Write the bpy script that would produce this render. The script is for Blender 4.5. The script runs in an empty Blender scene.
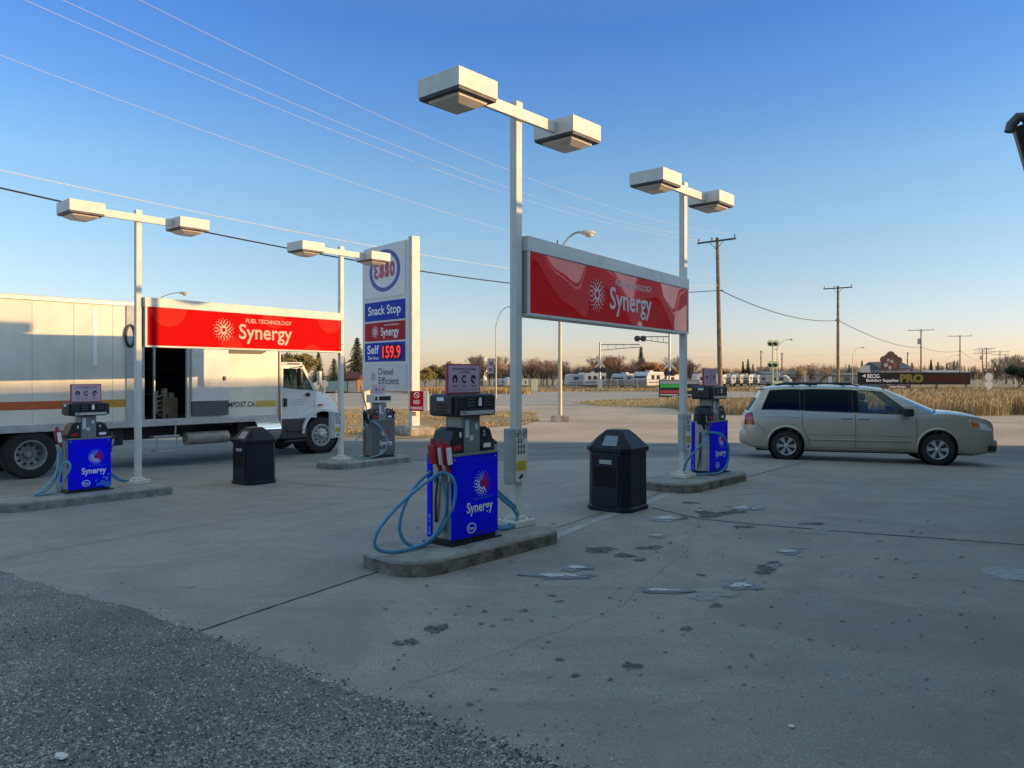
import bpy, bmesh, math, random
from mathutils import Vector, Matrix
R = math.radians
scene = bpy.context.scene
COL = scene.collection
random.seed(7)

# ------------------------------------------------------------------ camera
F = 769.0; U0 = 512.0; V0 = 375.0; CH = 1.85
cam_data = bpy.data.cameras.new('camera'); cam = bpy.data.objects.new('camera', cam_data)
COL.objects.link(cam); scene.camera = cam
cam.location = (0, 0, CH); cam.rotation_euler = (R(90), 0, 0)
cam_data.sensor_width = 36.0; cam_data.lens = F/1024*36.0
cam_data.shift_y = -9/1024
cam_data.clip_start = 0.05; cam_data.clip_end = 6000

# ------------------------------------------------------------------ light
SUN_AZ = R(-8.0)         # angle of the sun's ground direction from +X towards +Y
SUN_EL = R(8.8)
sdir = Vector((math.cos(SUN_AZ)*math.cos(SUN_EL), math.sin(SUN_AZ)*math.cos(SUN_EL), math.sin(SUN_EL)))
world = bpy.data.worlds.new('World'); scene.world = world; world.use_nodes = True
wn = world.node_tree.nodes; wl = world.node_tree.links
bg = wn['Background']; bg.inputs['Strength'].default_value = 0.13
sky = wn.new('ShaderNodeTexSky'); sky.sky_type = 'NISHITA'; sky.sun_disc = False
sky.sun_elevation = SUN_EL; sky.sun_rotation = R(90) - SUN_AZ
sky.altitude = 500; sky.air_density = 1.0; sky.dust_density = 0.8; sky.ozone_density = 2.0
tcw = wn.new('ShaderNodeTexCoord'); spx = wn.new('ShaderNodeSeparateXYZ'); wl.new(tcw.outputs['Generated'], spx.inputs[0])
hz = wn.new('ShaderNodeValToRGB'); wl.new(spx.outputs['Z'], hz.inputs[0])      # evening tint by elevation, plus added overhead brightness that fills the shade
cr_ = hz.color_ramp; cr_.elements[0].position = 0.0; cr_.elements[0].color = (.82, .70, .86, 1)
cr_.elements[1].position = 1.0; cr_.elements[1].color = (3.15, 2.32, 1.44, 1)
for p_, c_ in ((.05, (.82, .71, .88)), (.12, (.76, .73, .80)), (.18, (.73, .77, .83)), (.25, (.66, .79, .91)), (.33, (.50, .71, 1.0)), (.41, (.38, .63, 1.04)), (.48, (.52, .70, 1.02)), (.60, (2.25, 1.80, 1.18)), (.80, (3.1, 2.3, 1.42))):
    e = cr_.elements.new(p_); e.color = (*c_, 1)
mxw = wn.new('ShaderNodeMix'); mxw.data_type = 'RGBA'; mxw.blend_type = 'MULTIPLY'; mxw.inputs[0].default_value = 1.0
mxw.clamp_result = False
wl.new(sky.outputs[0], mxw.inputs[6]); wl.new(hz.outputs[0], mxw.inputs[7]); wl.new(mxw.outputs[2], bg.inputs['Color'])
sd = bpy.data.lights.new('sun', 'SUN'); sd.energy = 2.2; sd.angle = R(0.5); sd.color = (1.0, 0.62, 0.25)
so = bpy.data.objects.new('sun', sd); COL.objects.link(so)
so.rotation_euler = (-sdir).to_track_quat('-Z', 'Y').to_euler(); so.location = (30, -5, 20)
scene.view_settings.view_transform = 'Standard'; scene.view_settings.look = 'None'
scene.view_settings.exposure = 1.22; scene.view_settings.gamma = 1.0
scene.view_settings.use_curve_mapping = False
scene.cycles.max_bounces = 8; scene.cycles.transparent_max_bounces = 16
scene.cycles.use_denoising = True

# ------------------------------------------------------------------ materials
MATS = {}
def mat(name, col, rough=0.6, metal=0.0, var=0.0, scale=8.0, bump=0.0, bscale=40.0, spec=0.5, coat=0.0, col2=None, emis=None, dirt=0.0):
    """Principled material with optional two-colour noise, dirt and bump, all procedural."""
    if name in MATS: return MATS[name]
    m = bpy.data.materials.new(name); m.use_nodes = True; MATS[name] = m
    n = m.node_tree.nodes; l = m.node_tree.links; p = n['Principled BSDF']
    p.inputs['Base Color'].default_value = (*col, 1); p.inputs['Roughness'].default_value = rough
    p.inputs['Metallic'].default_value = metal; p.inputs['Specular IOR Level'].default_value = spec
    if coat: p.inputs['Coat Weight'].default_value = coat; p.inputs['Coat Roughness'].default_value = 0.04
    tc = n.new('ShaderNodeTexCoord')
    if var or col2:
        nz = n.new('ShaderNodeTexNoise'); nz.inputs['Scale'].default_value = scale; nz.inputs['Detail'].default_value = 6
        nz.inputs['Roughness'].default_value = 0.65
        l.new(tc.outputs['Object'], nz.inputs['Vector'])
        mx = n.new('ShaderNodeMix'); mx.data_type = 'RGBA'
        c2 = col2 if col2 else tuple(c*(1-var) for c in col)
        c1 = col if col2 else tuple(min(1, c*(1+var*0.6)) for c in col)
        mx.inputs[6].default_value = (*c1, 1); mx.inputs[7].default_value = (*c2, 1)
        cr = n.new('ShaderNodeMapRange'); cr.inputs[1].default_value = 0.35; cr.inputs[2].default_value = 0.65
        l.new(nz.outputs['Fac'], cr.inputs[0]); l.new(cr.outputs[0], mx.inputs[0]); l.new(mx.outputs[2], p.inputs['Base Color'])
        if rough < 0.9:
            rr = n.new('ShaderNodeMapRange'); rr.inputs[3].default_value = max(0.02, rough*0.85); rr.inputs[4].default_value = min(1, rough*1.3)
            l.new(nz.outputs['Fac'], rr.inputs[0]); l.new(rr.outputs[0], p.inputs['Roughness'])
    if bump:
        nb = n.new('ShaderNodeTexNoise'); nb.inputs['Scale'].default_value = bscale; nb.inputs['Detail'].default_value = 5
        l.new(tc.outputs['Object'], nb.inputs['Vector'])
        bp = n.new('ShaderNodeBump'); bp.inputs['Strength'].default_value = bump; bp.inputs['Distance'].default_value = 0.02
        l.new(nb.outputs['Fac'], bp.inputs['Height']); l.new(bp.outputs[0], p.inputs['Normal'])
    if emis:
        p.inputs['Emission Color'].default_value = (*emis[0], 1); p.inputs['Emission Strength'].default_value = emis[1]
    return m

def decal(name, col, rough, lo, hi, scale=9.0):
    """a stain whose edge and body break up into the slab"""
    m = mat(name, col, rough, 0, .3, scale); m = MATS[name]; n = m.node_tree.nodes; l = m.node_tree.links; p = n['Principled BSDF']
    g_ = n.new('ShaderNodeNewGeometry'); t = n.new('ShaderNodeTexNoise'); t.inputs['Scale'].default_value = scale; t.inputs['Detail'].default_value = 7; t.inputs['Roughness'].default_value = .75
    l.new(g_.outputs['Position'], t.inputs['Vector']); r = n.new('ShaderNodeMapRange'); r.inputs[1].default_value = lo; r.inputs[2].default_value = hi
    l.new(t.outputs['Fac'], r.inputs[0]); l.new(r.outputs[0], p.inputs['Alpha']); return m
class NB:
    """tiny helper for longer node materials"""
    def __init__(s, name, rough=0.8):
        s.m = bpy.data.materials.new(name); s.m.use_nodes = True
        s.n = s.m.node_tree.nodes; s.l = s.m.node_tree.links; s.p = s.n['Principled BSDF']
        s.p.inputs['Roughness'].default_value = rough
        s.g = s.n.new('ShaderNodeNewGeometry')
        s.pos = s.g.outputs['Position']
    def noise(s, scale, detail=5, rough=0.6, vec=None, dist=0.0):
        t = s.n.new('ShaderNodeTexNoise'); t.inputs['Scale'].default_value = scale; t.inputs['Detail'].default_value = detail
        t.inputs['Roughness'].default_value = rough; t.inputs['Distortion'].default_value = dist
        s.l.new(vec or s.pos, t.inputs['Vector']); return t.outputs['Fac']
    def vor(s, scale, feature='F1', out='Distance', vec=None):
        t = s.n.new('ShaderNodeTexVoronoi'); t.feature = feature; t.inputs['Scale'].default_value = scale
        s.l.new(vec or s.pos, t.inputs['Vector']); return t.outputs[out]
    def ramp(s, v, a, b, lo=0.0, hi=1.0):
        t = s.n.new('ShaderNodeMapRange'); t.inputs[1].default_value = a; t.inputs[2].default_value = b
        t.inputs[3].default_value = lo; t.inputs[4].default_value = hi; s.l.new(v, t.inputs[0]); return t.outputs[0]
    def mix(s, f, a, b, mode='MIX'):
        t = s.n.new('ShaderNodeMix'); t.data_type = 'RGBA'; t.blend_type = mode
        for i, q in ((0, f), (6, a), (7, b)):
            if hasattr(q, 'is_linked') or hasattr(q, 'links'): s.l.new(q, t.inputs[i])
            elif i == 0: t.inputs[0].default_value = q
            else: t.inputs[i].default_value = (*q, 1)
        return t.outputs[2]
    def math(s, op, a, b=0.0):
        t = s.n.new('ShaderNodeMath'); t.operation = op
        for i, q in ((0, a), (1, b)):
            if hasattr(q, 'links'): s.l.new(q, t.inputs[i])
            else: t.inputs[i].default_value = q
        return t.outputs[0]
    def scaled(s, v, dots=(1, 1, 1), rot=0.0):
        t = s.n.new('ShaderNodeMapping'); t.inputs['Scale'].default_value = dots; t.inputs['Rotation'].default_value = (0, 0, rot)
        s.l.new(v, t.inputs['Vector']); return t.outputs[0]
    def color(s, c): s.l.new(c, s.p.inputs['Base Color'])
    def bump(s, h, strength=0.5, dist=0.01, prev=None):
        t = s.n.new('ShaderNodeBump'); t.inputs['Strength'].default_value = strength; t.inputs['Distance'].default_value = dist
        s.l.new(h, t.inputs['Height'])
        if prev is not None: s.l.new(prev, t.inputs['Normal'])
        s.l.new(t.outputs[0], s.p.inputs['Normal']); return t.outputs[0]

def concrete_mat():
    b = NB('worn_concrete', 0.85)
    big = b.noise(0.22, 5, 0.6); mid = b.noise(1.3, 7, 0.7, dist=0.6); fine = b.noise(45, 4, 0.7); grit = b.noise(160, 2, 0.7)
    c = b.mix(b.ramp(big, .35, .65), (.385, .34, .30), (.305, .275, .25))
    c = b.mix(b.ramp(mid, .42, .66, 0, .7), c, (.215, .205, .195))
    streak = b.noise(1.0, 6, 0.65, vec=b.scaled(b.pos, (0.35, 2.4, 1), R(-41)))     # tyre-worn bands along the lanes
    c = b.mix(b.ramp(streak, .50, .66, 0, .6), c, (.19, .185, .18))
    c = b.mix(b.ramp(fine, .40, .66, 0, .6), c, (.44, .42, .39))
    c = b.mix(b.ramp(grit, .50, .62, 0, .85), c, (.105, .105, .11))
    c = b.mix(b.ramp(b.noise(7.5, 6, .75), .45, .75, 0, .5), c, (.21, .20, .19))
    c = b.mix(b.ramp(b.noise(90, 3, .8), .56, .74, 0, .7), c, (.46, .46, .45))
    # each cast slab has a slightly different tone
    rot = b.n.new('ShaderNodeMapping'); rot.vector_type = 'POINT'; rot.inputs['Rotation'].default_value = (0, 0, R(-53.13)); rot.inputs['Scale'].default_value = (1, 1, 1); b.l.new(b.pos, rot.inputs['Vector'])
    mp = b.n.new('ShaderNodeMapping'); mp.inputs['Scale'].default_value = (1/4.9, 1/3.6, 0); mp.inputs['Location'].default_value = (.2, -5.25/3.6, 0); b.l.new(rot.outputs[0], mp.inputs['Vector'])
    fl = b.n.new('ShaderNodeVectorMath'); fl.operation = 'FLOOR'; b.l.new(mp.outputs[0], fl.inputs[0])
    wn_ = b.n.new('ShaderNodeTexWhiteNoise'); b.l.new(fl.outputs[0], wn_.inputs['Vector'])
    c = b.mix(b.ramp(wn_.outputs['Value'], 0, 1, 0, .30), c, (.20, .195, .185))
    spots = b.vor(1.7); sz = b.noise(2.6, 2)
    lim = b.math('MULTIPLY', b.ramp(sz, .48, .75, 0, .10), 1.0)
    m = b.math('LESS_THAN', spots, lim)
    wob = b.noise(13, 3)
    sp2 = b.vor(4.6); m2 = b.math('LESS_THAN', b.math('ADD', sp2, b.math('MULTIPLY', wob, .12)), b.ramp(b.noise(.9, 3), .50, .7, .03, .15))
    c = b.mix(b.math('MULTIPLY', m, .5), c, (.085, .088, .093))
    c = b.mix(b.math('MULTIPLY', m2, .55), c, (.10, .103, .108))
    pit = b.vor(26.0); pz = b.noise(5.0, 3)
    c = b.mix(b.math('MULTIPLY', b.math('LESS_THAN', pit, b.ramp(pz, .42, .72, .02, .26)), .75), c, (.085, .083, .08))
    gr_ = b.vor(70.0); c = b.mix(b.math('MULTIPLY', b.math('LESS_THAN', gr_, b.ramp(b.noise(2.0, 3), .3, .7, .10, .30)), .65), c, (.62, .60, .57))
    ch = b.vor(11.0); c = b.mix(b.math('MULTIPLY', b.math('LESS_THAN', ch, b.ramp(b.noise(1.6, 3), .50, .72, .0, .13)), .7), c, (.50, .49, .46))
    c = b.mix(b.ramp(b.noise(.55, 6, .7, dist=1.2), .46, .60, 0, .5), c, (.19, .18, .17))
    b.color(c)
    b.l.new(b.ramp(mid, .3, .7, .9, .62), b.p.inputs['Roughness'])
    b.bump(b.math('ADD', b.math('MULTIPLY', grit, .5), b.math('ADD', fine, b.math('MULTIPLY', mid, 2.0))), .45, .006)
    return b.m
def gravel_mat(name, c1, c2, c3, scale=55.0, bumpd=0.012, big=0.5):
    b = NB(name, 0.92)
    st = b.n.new('ShaderNodeTexVoronoi'); st.inputs['Scale'].default_value = scale; b.l.new(b.pos, st.inputs['Vector'])
    st2 = b.n.new('ShaderNodeTexVoronoi'); st2.inputs['Scale'].default_value = scale*2.3; b.l.new(b.pos, st2.inputs['Vector'])
    cc = b.n.new('ShaderNodeSeparateColor'); b.l.new(st.outputs['Color'], cc.inputs[0])
    cc2 = b.n.new('ShaderNodeSeparateColor'); b.l.new(st2.outputs['Color'], cc2.inputs[0])
    c = b.mix(cc.outputs[0], c1, c2)
    c = b.mix(b.ramp(cc2.outputs[1], .55, .95, 0, .75), c, c3)
    lump = b.noise(big, 5, 0.65)
    c = b.mix(b.ramp(lump, .42, .68, 0, .6), c, tuple(x*.62 for x in c1))
    dk = b.ramp(st.outputs['Distance'], .0, .6, 0, .5)
    b.color(c)
    h = b.math('ADD', b.math('MULTIPLY', st.outputs['Distance'], -1.2), b.math('MULTIPLY', cc2.outputs[0], .5))
    b.bump(h, .8, bumpd); b.p.inputs['Specular IOR Level'].default_value = .15
    return b.m
def asphalt_mat(name, c1, c2, band=0.0):
    b = NB(name, 0.85)
    big = b.noise(0.16, 6, 0.62, dist=0.8); g = b.noise(60, 3, .7); m = b.noise(2.2, 6, .7)
    c = b.mix(b.ramp(big, .38, .62), c1, c2)
    c = b.mix(b.ramp(m, .45, .7, 0, .5), c, tuple(x*.68 for x in c1))
    c = b.mix(b.ramp(g, .55, .72, 0, .45), c, tuple(min(1, x*1.6) for x in c2))
    tr = b.noise(0.5, 5, .6, vec=b.scaled(b.pos, (.12, 1.6, 1), R(4)))
    c = b.mix(b.ramp(tr, .5, .66, 0, .45), c, tuple(x*.6 for x in c1))
    b.color(c); b.bump(b.math('ADD', g, m), .6, .008); b.p.inputs['Specular IOR Level'].default_value = .15; b.p.inputs['Roughness'].default_value = 1.0
    return b.m
def field_mat():
    b = NB('dry_field_soil', 0.95)
    big = b.noise(0.05, 6, 0.6); m = b.noise(.9, 6, .7); g = b.noise(14, 4, .8)
    c = b.mix(b.ramp(big, .38, .62), (.46, .33, .16), (.30, .235, .12))
    c = b.mix(b.ramp(m, .42, .66, 0, .7), c, (.20, .155, .085))
    c = b.mix(b.ramp(g, .5, .75, 0, .6), c, (.56, .43, .23))
    b.color(c); b.bump(b.math('ADD', g, b.math('MULTIPLY', m, 2)), .8, .04)
    return b.m
def sign_face_mat(name, col, wave=1.0, rough=.09):
    b = NB(name, rough)
    b.p.inputs['Specular IOR Level'].default_value = .6
    tc = b.n.new('ShaderNodeTexCoord'); w = b.noise(.75, 1, .3, vec=tc.outputs['Object']); w2 = b.noise(2.3, 1, .3, vec=tc.outputs['Object'])
    b.color(b.mix(b.ramp(b.noise(6, 5, .7), .4, .8, 0, .25), col, tuple(c*.8 for c in col)))
    b.bump(b.math('ADD', w, b.math('MULTIPLY', w2, .15)), .35*wave, .12)
    return b.m
def glass_mat(name, tint, trans, rough=.03):
    m = bpy.data.materials.new(name); m.use_nodes = True; n = m.node_tree.nodes; l = m.node_tree.links
    n.remove(n['Principled BSDF'])
    t = n.new('ShaderNodeBsdfTransparent'); t.inputs[0].default_value = (*[trans*c for c in tint], 1)
    g = n.new('ShaderNodeBsdfGlossy'); g.inputs['Roughness'].default_value = rough; g.inputs[0].default_value = (.9, .95, 1, 1) if trans > .3 else (.20, .22, .28, 1)
    f = n.new('ShaderNodeFresnel'); f.inputs[0].default_value = 1.5
    ad = n.new('ShaderNodeMath'); ad.operation = 'ADD'; ad.inputs[1].default_value = .03; l.new(f.outputs[0], ad.inputs[0])
    mx = n.new('ShaderNodeMixShader'); l.new(ad.outputs[0], mx.inputs[0]); l.new(t.outputs[0], mx.inputs[1]); l.new(g.outputs[0], mx.inputs[2])
    l.new(mx.outputs[0], n['Material Output'].inputs[0]); return m

M = {}
M['concrete'] = concrete_mat()
M['gravel'] = gravel_mat('loose_gravel_asphalt', (.15, .146, .142), (.345, .332, .32), (.66, .64, .61), 72, .022, .6)
M['lot'] = gravel_mat('dusty_gravel_lot', (.54, .41, .315), (.64, .50, .38), (.74, .60, .47), 24, .02, .16)
M['asphalt'] = asphalt_mat('old_asphalt', (.19, .188, .186), (.24, .236, .23))
M['road'] = asphalt_mat('pale_road_surface', (.44, .365, .30), (.52, .43, .35))
M['field'] = field_mat()
M['white_metal'] = mat('cream_painted_metal', (.66, .64, .58), .5, 0, .10, 5, .05, 60)
M['grey_metal'] = mat('grey_painted_metal', (.42, .44, .45), .5, 0, .12, 6)
M['dark_metal'] = mat('dark_metal', (.06, .06, .065), .5, .4, .2, 8)
M['galv'] = mat('galvanised_steel', (.45, .45, .44), .45, .6, .18, 10)
M['lens'] = mat('frosted_lamp_lens', (.62, .56, .48), .25, 0, .12, 9)
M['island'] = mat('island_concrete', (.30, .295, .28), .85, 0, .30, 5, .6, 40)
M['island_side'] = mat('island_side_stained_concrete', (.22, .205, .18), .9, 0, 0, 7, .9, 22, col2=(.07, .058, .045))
M['blue'] = mat('bright_blue_panel', (.004, .006, .92), .4, spec=.12, var=.12, scale=4)
M['bluelite'] = mat('pale_blue_dot', (.05, .16, .75), .3)
M['white'] = mat('white_print', (.80, .80, .80), .5)
M['cream'] = mat('white_lettering', (.80, .74, .66), .5)
M['red'] = mat('red_print', (.52, .012, .018), .4)
M['black'] = mat('black_plastic', (.018, .019, .023), .38, 0, .3, 10)
M['navy'] = mat('dark_navy_plastic', (.008, .011, .024), .42, spec=.3, var=.3, scale=6)
M['rubber'] = mat('black_rubber', (.02, .02, .021), .8, 0, .3, 12, .3, 60)
M['steel'] = mat('brushed_steel', (.36, .36, .35), .38, .75, .15, 14)
M['pump_grey'] = mat('pump_grey_paint', (.20, .205, .205), .5, 0, .15, 8)
M['panel_grey'] = mat('dark_grey_panel', (.10, .11, .12), .4, 0, .15, 5)
M['hose'] = mat('blue_fuel_hose', (.075, .27, .47), .38, 0, .2, 30)
M['hose_pale'] = mat('pale_blue_fuel_hose', (.20, .38, .46), .45, 0, .2, 30)
M['pink'] = mat('pink_poster', (.58, .40, .48), .35, 0, .05, 5)
M['posterframe'] = mat('red_poster_frame', (.45, .06, .09), .4)
M['ink'] = mat('dark_print', (.03, .02, .05), .5)
M['yellow'] = mat('yellow_label', (.66, .52, .03), .5)
M['sign_red'] = sign_face_mat('red_sign_face', (.80, .004, .012), .12, .025)
M['sign_red'].node_tree.nodes['Principled BSDF'].inputs['Specular IOR Level'].default_value = .45
M['sign_red_plain'] = sign_face_mat('red_sign_face_flat', (.56, .0006, .002), .1, .55)
M['sign_red_plain'].node_tree.nodes['Principled BSDF'].inputs['Specular IOR Level'].default_value = .03
M['disc_red'] = mat('pale_red_disc_print', (.60, .02, .014), .55, spec=.03)
M['disc_dark'] = mat('red_disc_print_on_glossy_sign', (.60, .035, .05), .08)
M['glass_dark'] = glass_mat('privacy_glass', (.5, .6, .75), .035)
M['glass_clear'] = glass_mat('side_glass', (.78, .90, .86), .80)
M['rim'] = mat('silver_wheel_rim', (.55, .55, .55), .32, .7, .1, 12)
M['chrome'] = mat('chrome', (.70, .70, .70), .15, 1.0)
M['wood'] = mat('weathered_pole_wood', (.26, .18, .115), .85, 0, .35, 3, .6, 30)
M['wire'] = mat('sunlit_wire', (.52, .52, .52), .6)
M['darkwire'] = mat('black_cable', (.03, .03, .035), .6)

# ------------------------------------------------------------------ mesh helpers
def sstep(t):
    t = max(0.0, min(1.0, t)); return t*t*(3-2*t)
def g(x, y):
    """height of the paved ground: level on the near island, falling away to the left and to the back"""
    p = .8*x - .6*y; q = .6*x + .8*y
    a = .9*sstep((-5.6 - p)/6.6); b = sstep((q - 13.5)/14)
    return -.3*(1 - (1-a)*(1-b))
def gpt(u, v):
    """ground point seen in direction (u, v)"""
    z = 0.0
    for _ in range(12):
        Y = F*(CH - z)/(v - V0); x = (u - U0)*Y/F; z = g(x, Y)
    return Vector((x, Y, z))
def xat(u, Y): return (u - U0)*Y/F
def zat(v, Y): return CH - (v - V0)*Y/F

class MB:
    def __init__(s): s.v = []; s.f = []; s.mi = []; s.cur = 0; s.M = Matrix.Identity(4)
    def add(s, vs, fs):
        o = len(s.v)
        for p in vs: s.v.append(tuple(s.M @ Vector(p)))
        for f in fs: s.f.append(tuple(i+o for i in f)); s.mi.append(s.cur)
        return s
    def box(s, x0, x1, y0, y1, z0, z1, ch=0.0):
        if ch <= 0:
            vs = [(x0,y0,z0),(x1,y0,z0),(x1,y1,z0),(x0,y1,z0),(x0,y0,z1),(x1,y0,z1),(x1,y1,z1),(x0,y1,z1)]
            return s.add(vs, [(0,3,2,1),(4,5,6,7),(0,1,5,4),(1,2,6,5),(2,3,7,6),(3,0,4,7)])
        bm = bmesh.new(); bmesh.ops.create_cube(bm, size=1)
        for w in bm.verts:
            w.co = Vector(((x0+x1)/2 + w.co.x*(x1-x0), (y0+y1)/2 + w.co.y*(y1-y0), (z0+z1)/2 + w.co.z*(z1-z0)))
        bmesh.ops.bevel(bm, geom=list(bm.edges), offset=ch, segments=2, affect='EDGES', profile=.6)
        return s.frombm(bm)
    def frombm(s, bm):
        bm.verts.ensure_lookup_table(); bm.verts.index_update()
        s.add([w.co.copy() for w in bm.verts], [tuple(w.index for w in f.verts) for f in bm.faces]); bm.free(); return s
    def prism(s, pts, z0, z1, axis='z'):
        """extrude outline: axis z -> pts (x,y); axis y -> pts (x,z) between y=z0..z1; axis x -> pts (y,z)"""
        n = len(pts)
        def P(a, b, h):
            return (a, b, h) if axis == 'z' else ((a, h, b) if axis == 'y' else (h, a, b))
        vs = [P(a, b, z0) for a, b in pts] + [P(a, b, z1) for a, b in pts]
        fs = [tuple(range(n))[::-1], tuple(range(n, 2*n))] + [(i, (i+1) % n, (i+1) % n + n, i+n) for i in range(n)]
        return s.add(vs, fs)
    def cyl(s, p0, p1, r0, r1=None, n=12, cap=True):
        p0 = Vector(p0); p1 = Vector(p1); r1 = r0 if r1 is None else r1
        d = (p1-p0).normalized(); a = d.orthogonal().normalized(); b = d.cross(a)
        vs = []
        for p, r in ((p0, r0), (p1, r1)):
            for i in range(n):
                t = 2*math.pi*i/n; vs.append(p + a*math.cos(t)*r + b*math.sin(t)*r)
        fs = [(i, (i+1) % n, (i+1) % n + n, i+n) for i in range(n)]
        if cap: fs += [tuple(range(n))[::-1], tuple(range(n, 2*n))]
        return s.add(vs, fs)
    def tube(s, pts, r, n=8, r1=None, cap=True):
        pts = [Vector(p) for p in pts]; k = len(pts); vs = []; up = None
        for i, p in enumerate(pts):
            d = (pts[min(i+1, k-1)] - pts[max(i-1, 0)]).normalized()
            if up is None: up = d.orthogonal().normalized()
            up = (up - d*up.dot(d)).normalized(); b = d.cross(up)
            rr = r if r1 is None else r + (r1-r)*i/(k-1)
            for j in range(n):
                t = 2*math.pi*j/n; vs.append(p + up*math.cos(t)*rr + b*math.sin(t)*rr)
        fs = [(i*n+j, i*n+(j+1) % n, (i+1)*n+(j+1) % n, (i+1)*n+j) for i in range(k-1) for j in range(n)]
        if cap: fs += [tuple(range(n))[::-1], tuple(range((k-1)*n, k*n))]
        return s.add(vs, fs)
    def lathe(s, prof, center=(0,0,0), axis='y', n=28):
        """prof: list of (radius, offset along the axis), closed ring not required"""
        vs = []
        for r, h in prof:
            for i in range(n):
                t = 2*math.pi*i/n; a = math.cos(t)*r; b = math.sin(t)*r
                q = (a, h, b) if axis == 'y' else ((a, b, h) if axis == 'z' else (h, a, b))
                vs.append((q[0]+center[0], q[1]+center[1], q[2]+center[2]))
        fs = [(i*n+j, i*n+(j+1) % n, (i+1)*n+(j+1) % n, (i+1)*n+j) for i in range(len(prof)-1) for j in range(n)]
        return s.add(vs, fs)
    def disc(s, cx, cz, r, y, n=16, y1=None, rz=None):
        pts = [(cx + math.cos(2*math.pi*i/n)*r, cz + math.sin(2*math.pi*i/n)*(rz or r)) for i in range(n)]
        return s.prism(pts, y, y + .002 if y1 is None else y1, 'y')
    def ring(s, cx, cz, r0, r1, y, y1, n=32, k=1.0, a0=0, a1=360):
        vs = []; m = n if a1-a0 >= 360 else n+1
        for h in (y, y1):
            for r in (r0, r1):
                for i in range(m):
                    t = R(a0 + (a1-a0)*i/n); vs.append((cx+math.cos(t)*r, h, cz+math.sin(t)*r*k))
        fs = []
        for i in range(n):
            j = (i+1) % m
            fs += [(i, j, j+m, i+m), (i+2*m, i+3*m, j+3*m, j+2*m), (i, i+2*m, j+2*m, j), (i+m, j+m, j+3*m, i+3*m)]
        return s.add(vs, fs)
    def build(s, name, m, parent=None, smooth=False, bevel=0.0, subsurf=0, recalc=True):
        me = bpy.data.meshes.new(name); me.from_pydata(s.v, [], s.f)
        for q in (m if isinstance(m, (list, tuple)) else [m]): me.materials.append(q)
        if any(s.mi): me.polygons.foreach_set('material_index', s.mi)
        if recalc:
            bm = bmesh.new(); bm.from_mesh(me); bmesh.ops.recalc_face_normals(bm, faces=bm.faces)
            if bevel > 0:
                es = [e for e in bm.edges if len(e.link_faces) == 2 and e.calc_face_angle(0) > .6]
                bmesh.ops.bevel(bm, geom=es, offset=bevel, segments=2, affect='EDGES', profile=.6)
            bm.to_mesh(me); bm.free()
        if smooth:
            for p in me.polygons: p.use_smooth = True
            try: me.set_sharp_from_angle(angle=R(38))
            except Exception: pass
        me.update()
        o = bpy.data.objects.new(name, me); COL.objects.link(o)
        if parent: o.parent = parent
        return o

def thing(name, label, cat, loc=(0, 0, 0), rz=0.0, group=None):
    o = bpy.data.objects.new(name, None); COL.objects.link(o); o.empty_display_size = .3
    o.location = loc; o.rotation_euler = (0, 0, rz); o['label'] = label; o['category'] = cat
    if group: o['group'] = group
    return o
def tag(o, label, cat, group=None, kind=None):
    o['label'] = label; o['category'] = cat
    if group: o['group'] = group
    if kind: o['kind'] = kind
    return o
def struct(o): o['kind'] = 'structure'; return o
def copy_tree(o, loc=None, rz=None, parent=None, scale=None):
    c = o.copy(); COL.objects.link(c); c.parent = parent
    for ch in list(o.children): copy_tree(ch, parent=c)
    if loc is not None: c.location = loc
    if rz is not None: c.rotation_euler = (0, 0, rz)
    if scale is not None: c.scale = (scale,)*3 if not isinstance(scale, (tuple, list)) else scale
    return c

TXT = {}
def text_raw(s, bold):
    key = (s, bold)
    if key in TXT: return TXT[key]
    cu = bpy.data.curves.new('txt', 'FONT'); cu.body = s; cu.size = 1; cu.offset = bold; cu.resolution_u = 3; cu.extrude = 0
    o = bpy.data.objects.new('txt', cu); COL.objects.link(o)
    dg = bpy.context.evaluated_depsgraph_get(); dg.update()
    me = bpy.data.meshes.new_from_object(o.evaluated_get(dg))
    vs = [tuple(w.co) for w in me.vertices]; fs = [tuple(p.vertices) for p in me.polygons]
    bpy.data.objects.remove(o); bpy.data.curves.remove(cu); bpy.data.meshes.remove(me)
    TXT[key] = (vs, fs); return TXT[key]
def text_into(mb, s, x0, x1, z0, z1, y, bold=.012, mirror=False, shear=0.0):
    """letters filling the rectangle x0..x1, z0..z1 in the plane y (facing -y)"""
    vs, fs = text_raw(s, bold)
    ax = min(v[0] for v in vs); bx_ = max(v[0] for v in vs); az = min(v[1] for v in vs); bz = max(v[1] for v in vs)
    out = []
    for v in vs:
        fx = (v[0]-ax)/max(1e-6, bx_-ax); fz = (v[1]-az)/max(1e-6, bz-az)
        if mirror: fx = 1-fx
        out.append((x0+(x1-x0)*fx + shear*(fz-.5)*(z1-z0), y, z0+(z1-z0)*fz))
    mb.add(out, fs); return mb
def letters(parent, items, m, name='lettering'):
    mb = MB()
    for it in items: text_into(mb, *it)
    return mb.build(name, m, parent, recalc=False)
def emblem(mb, cx, cz, r, y, seed=1, ringo=True):
    """burst of dots growing smaller outward round an open drop"""
    for k, (rr, n, s) in enumerate(((.44, 10, .078), (.62, 14, .072), (.79, 17, .055), (.94, 17, .036))):
        for i in range(n):
            t = 2*math.pi*(i + .5*(k % 2))/n
            mb.disc(cx+math.cos(t)*rr*r, cz+math.sin(t)*rr*r, s*r, y, 8, y+.001)
    if ringo:
        mb.ring(cx, cz, .17*r, .31*r, y, y+.001, 20, 1.15)
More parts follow.
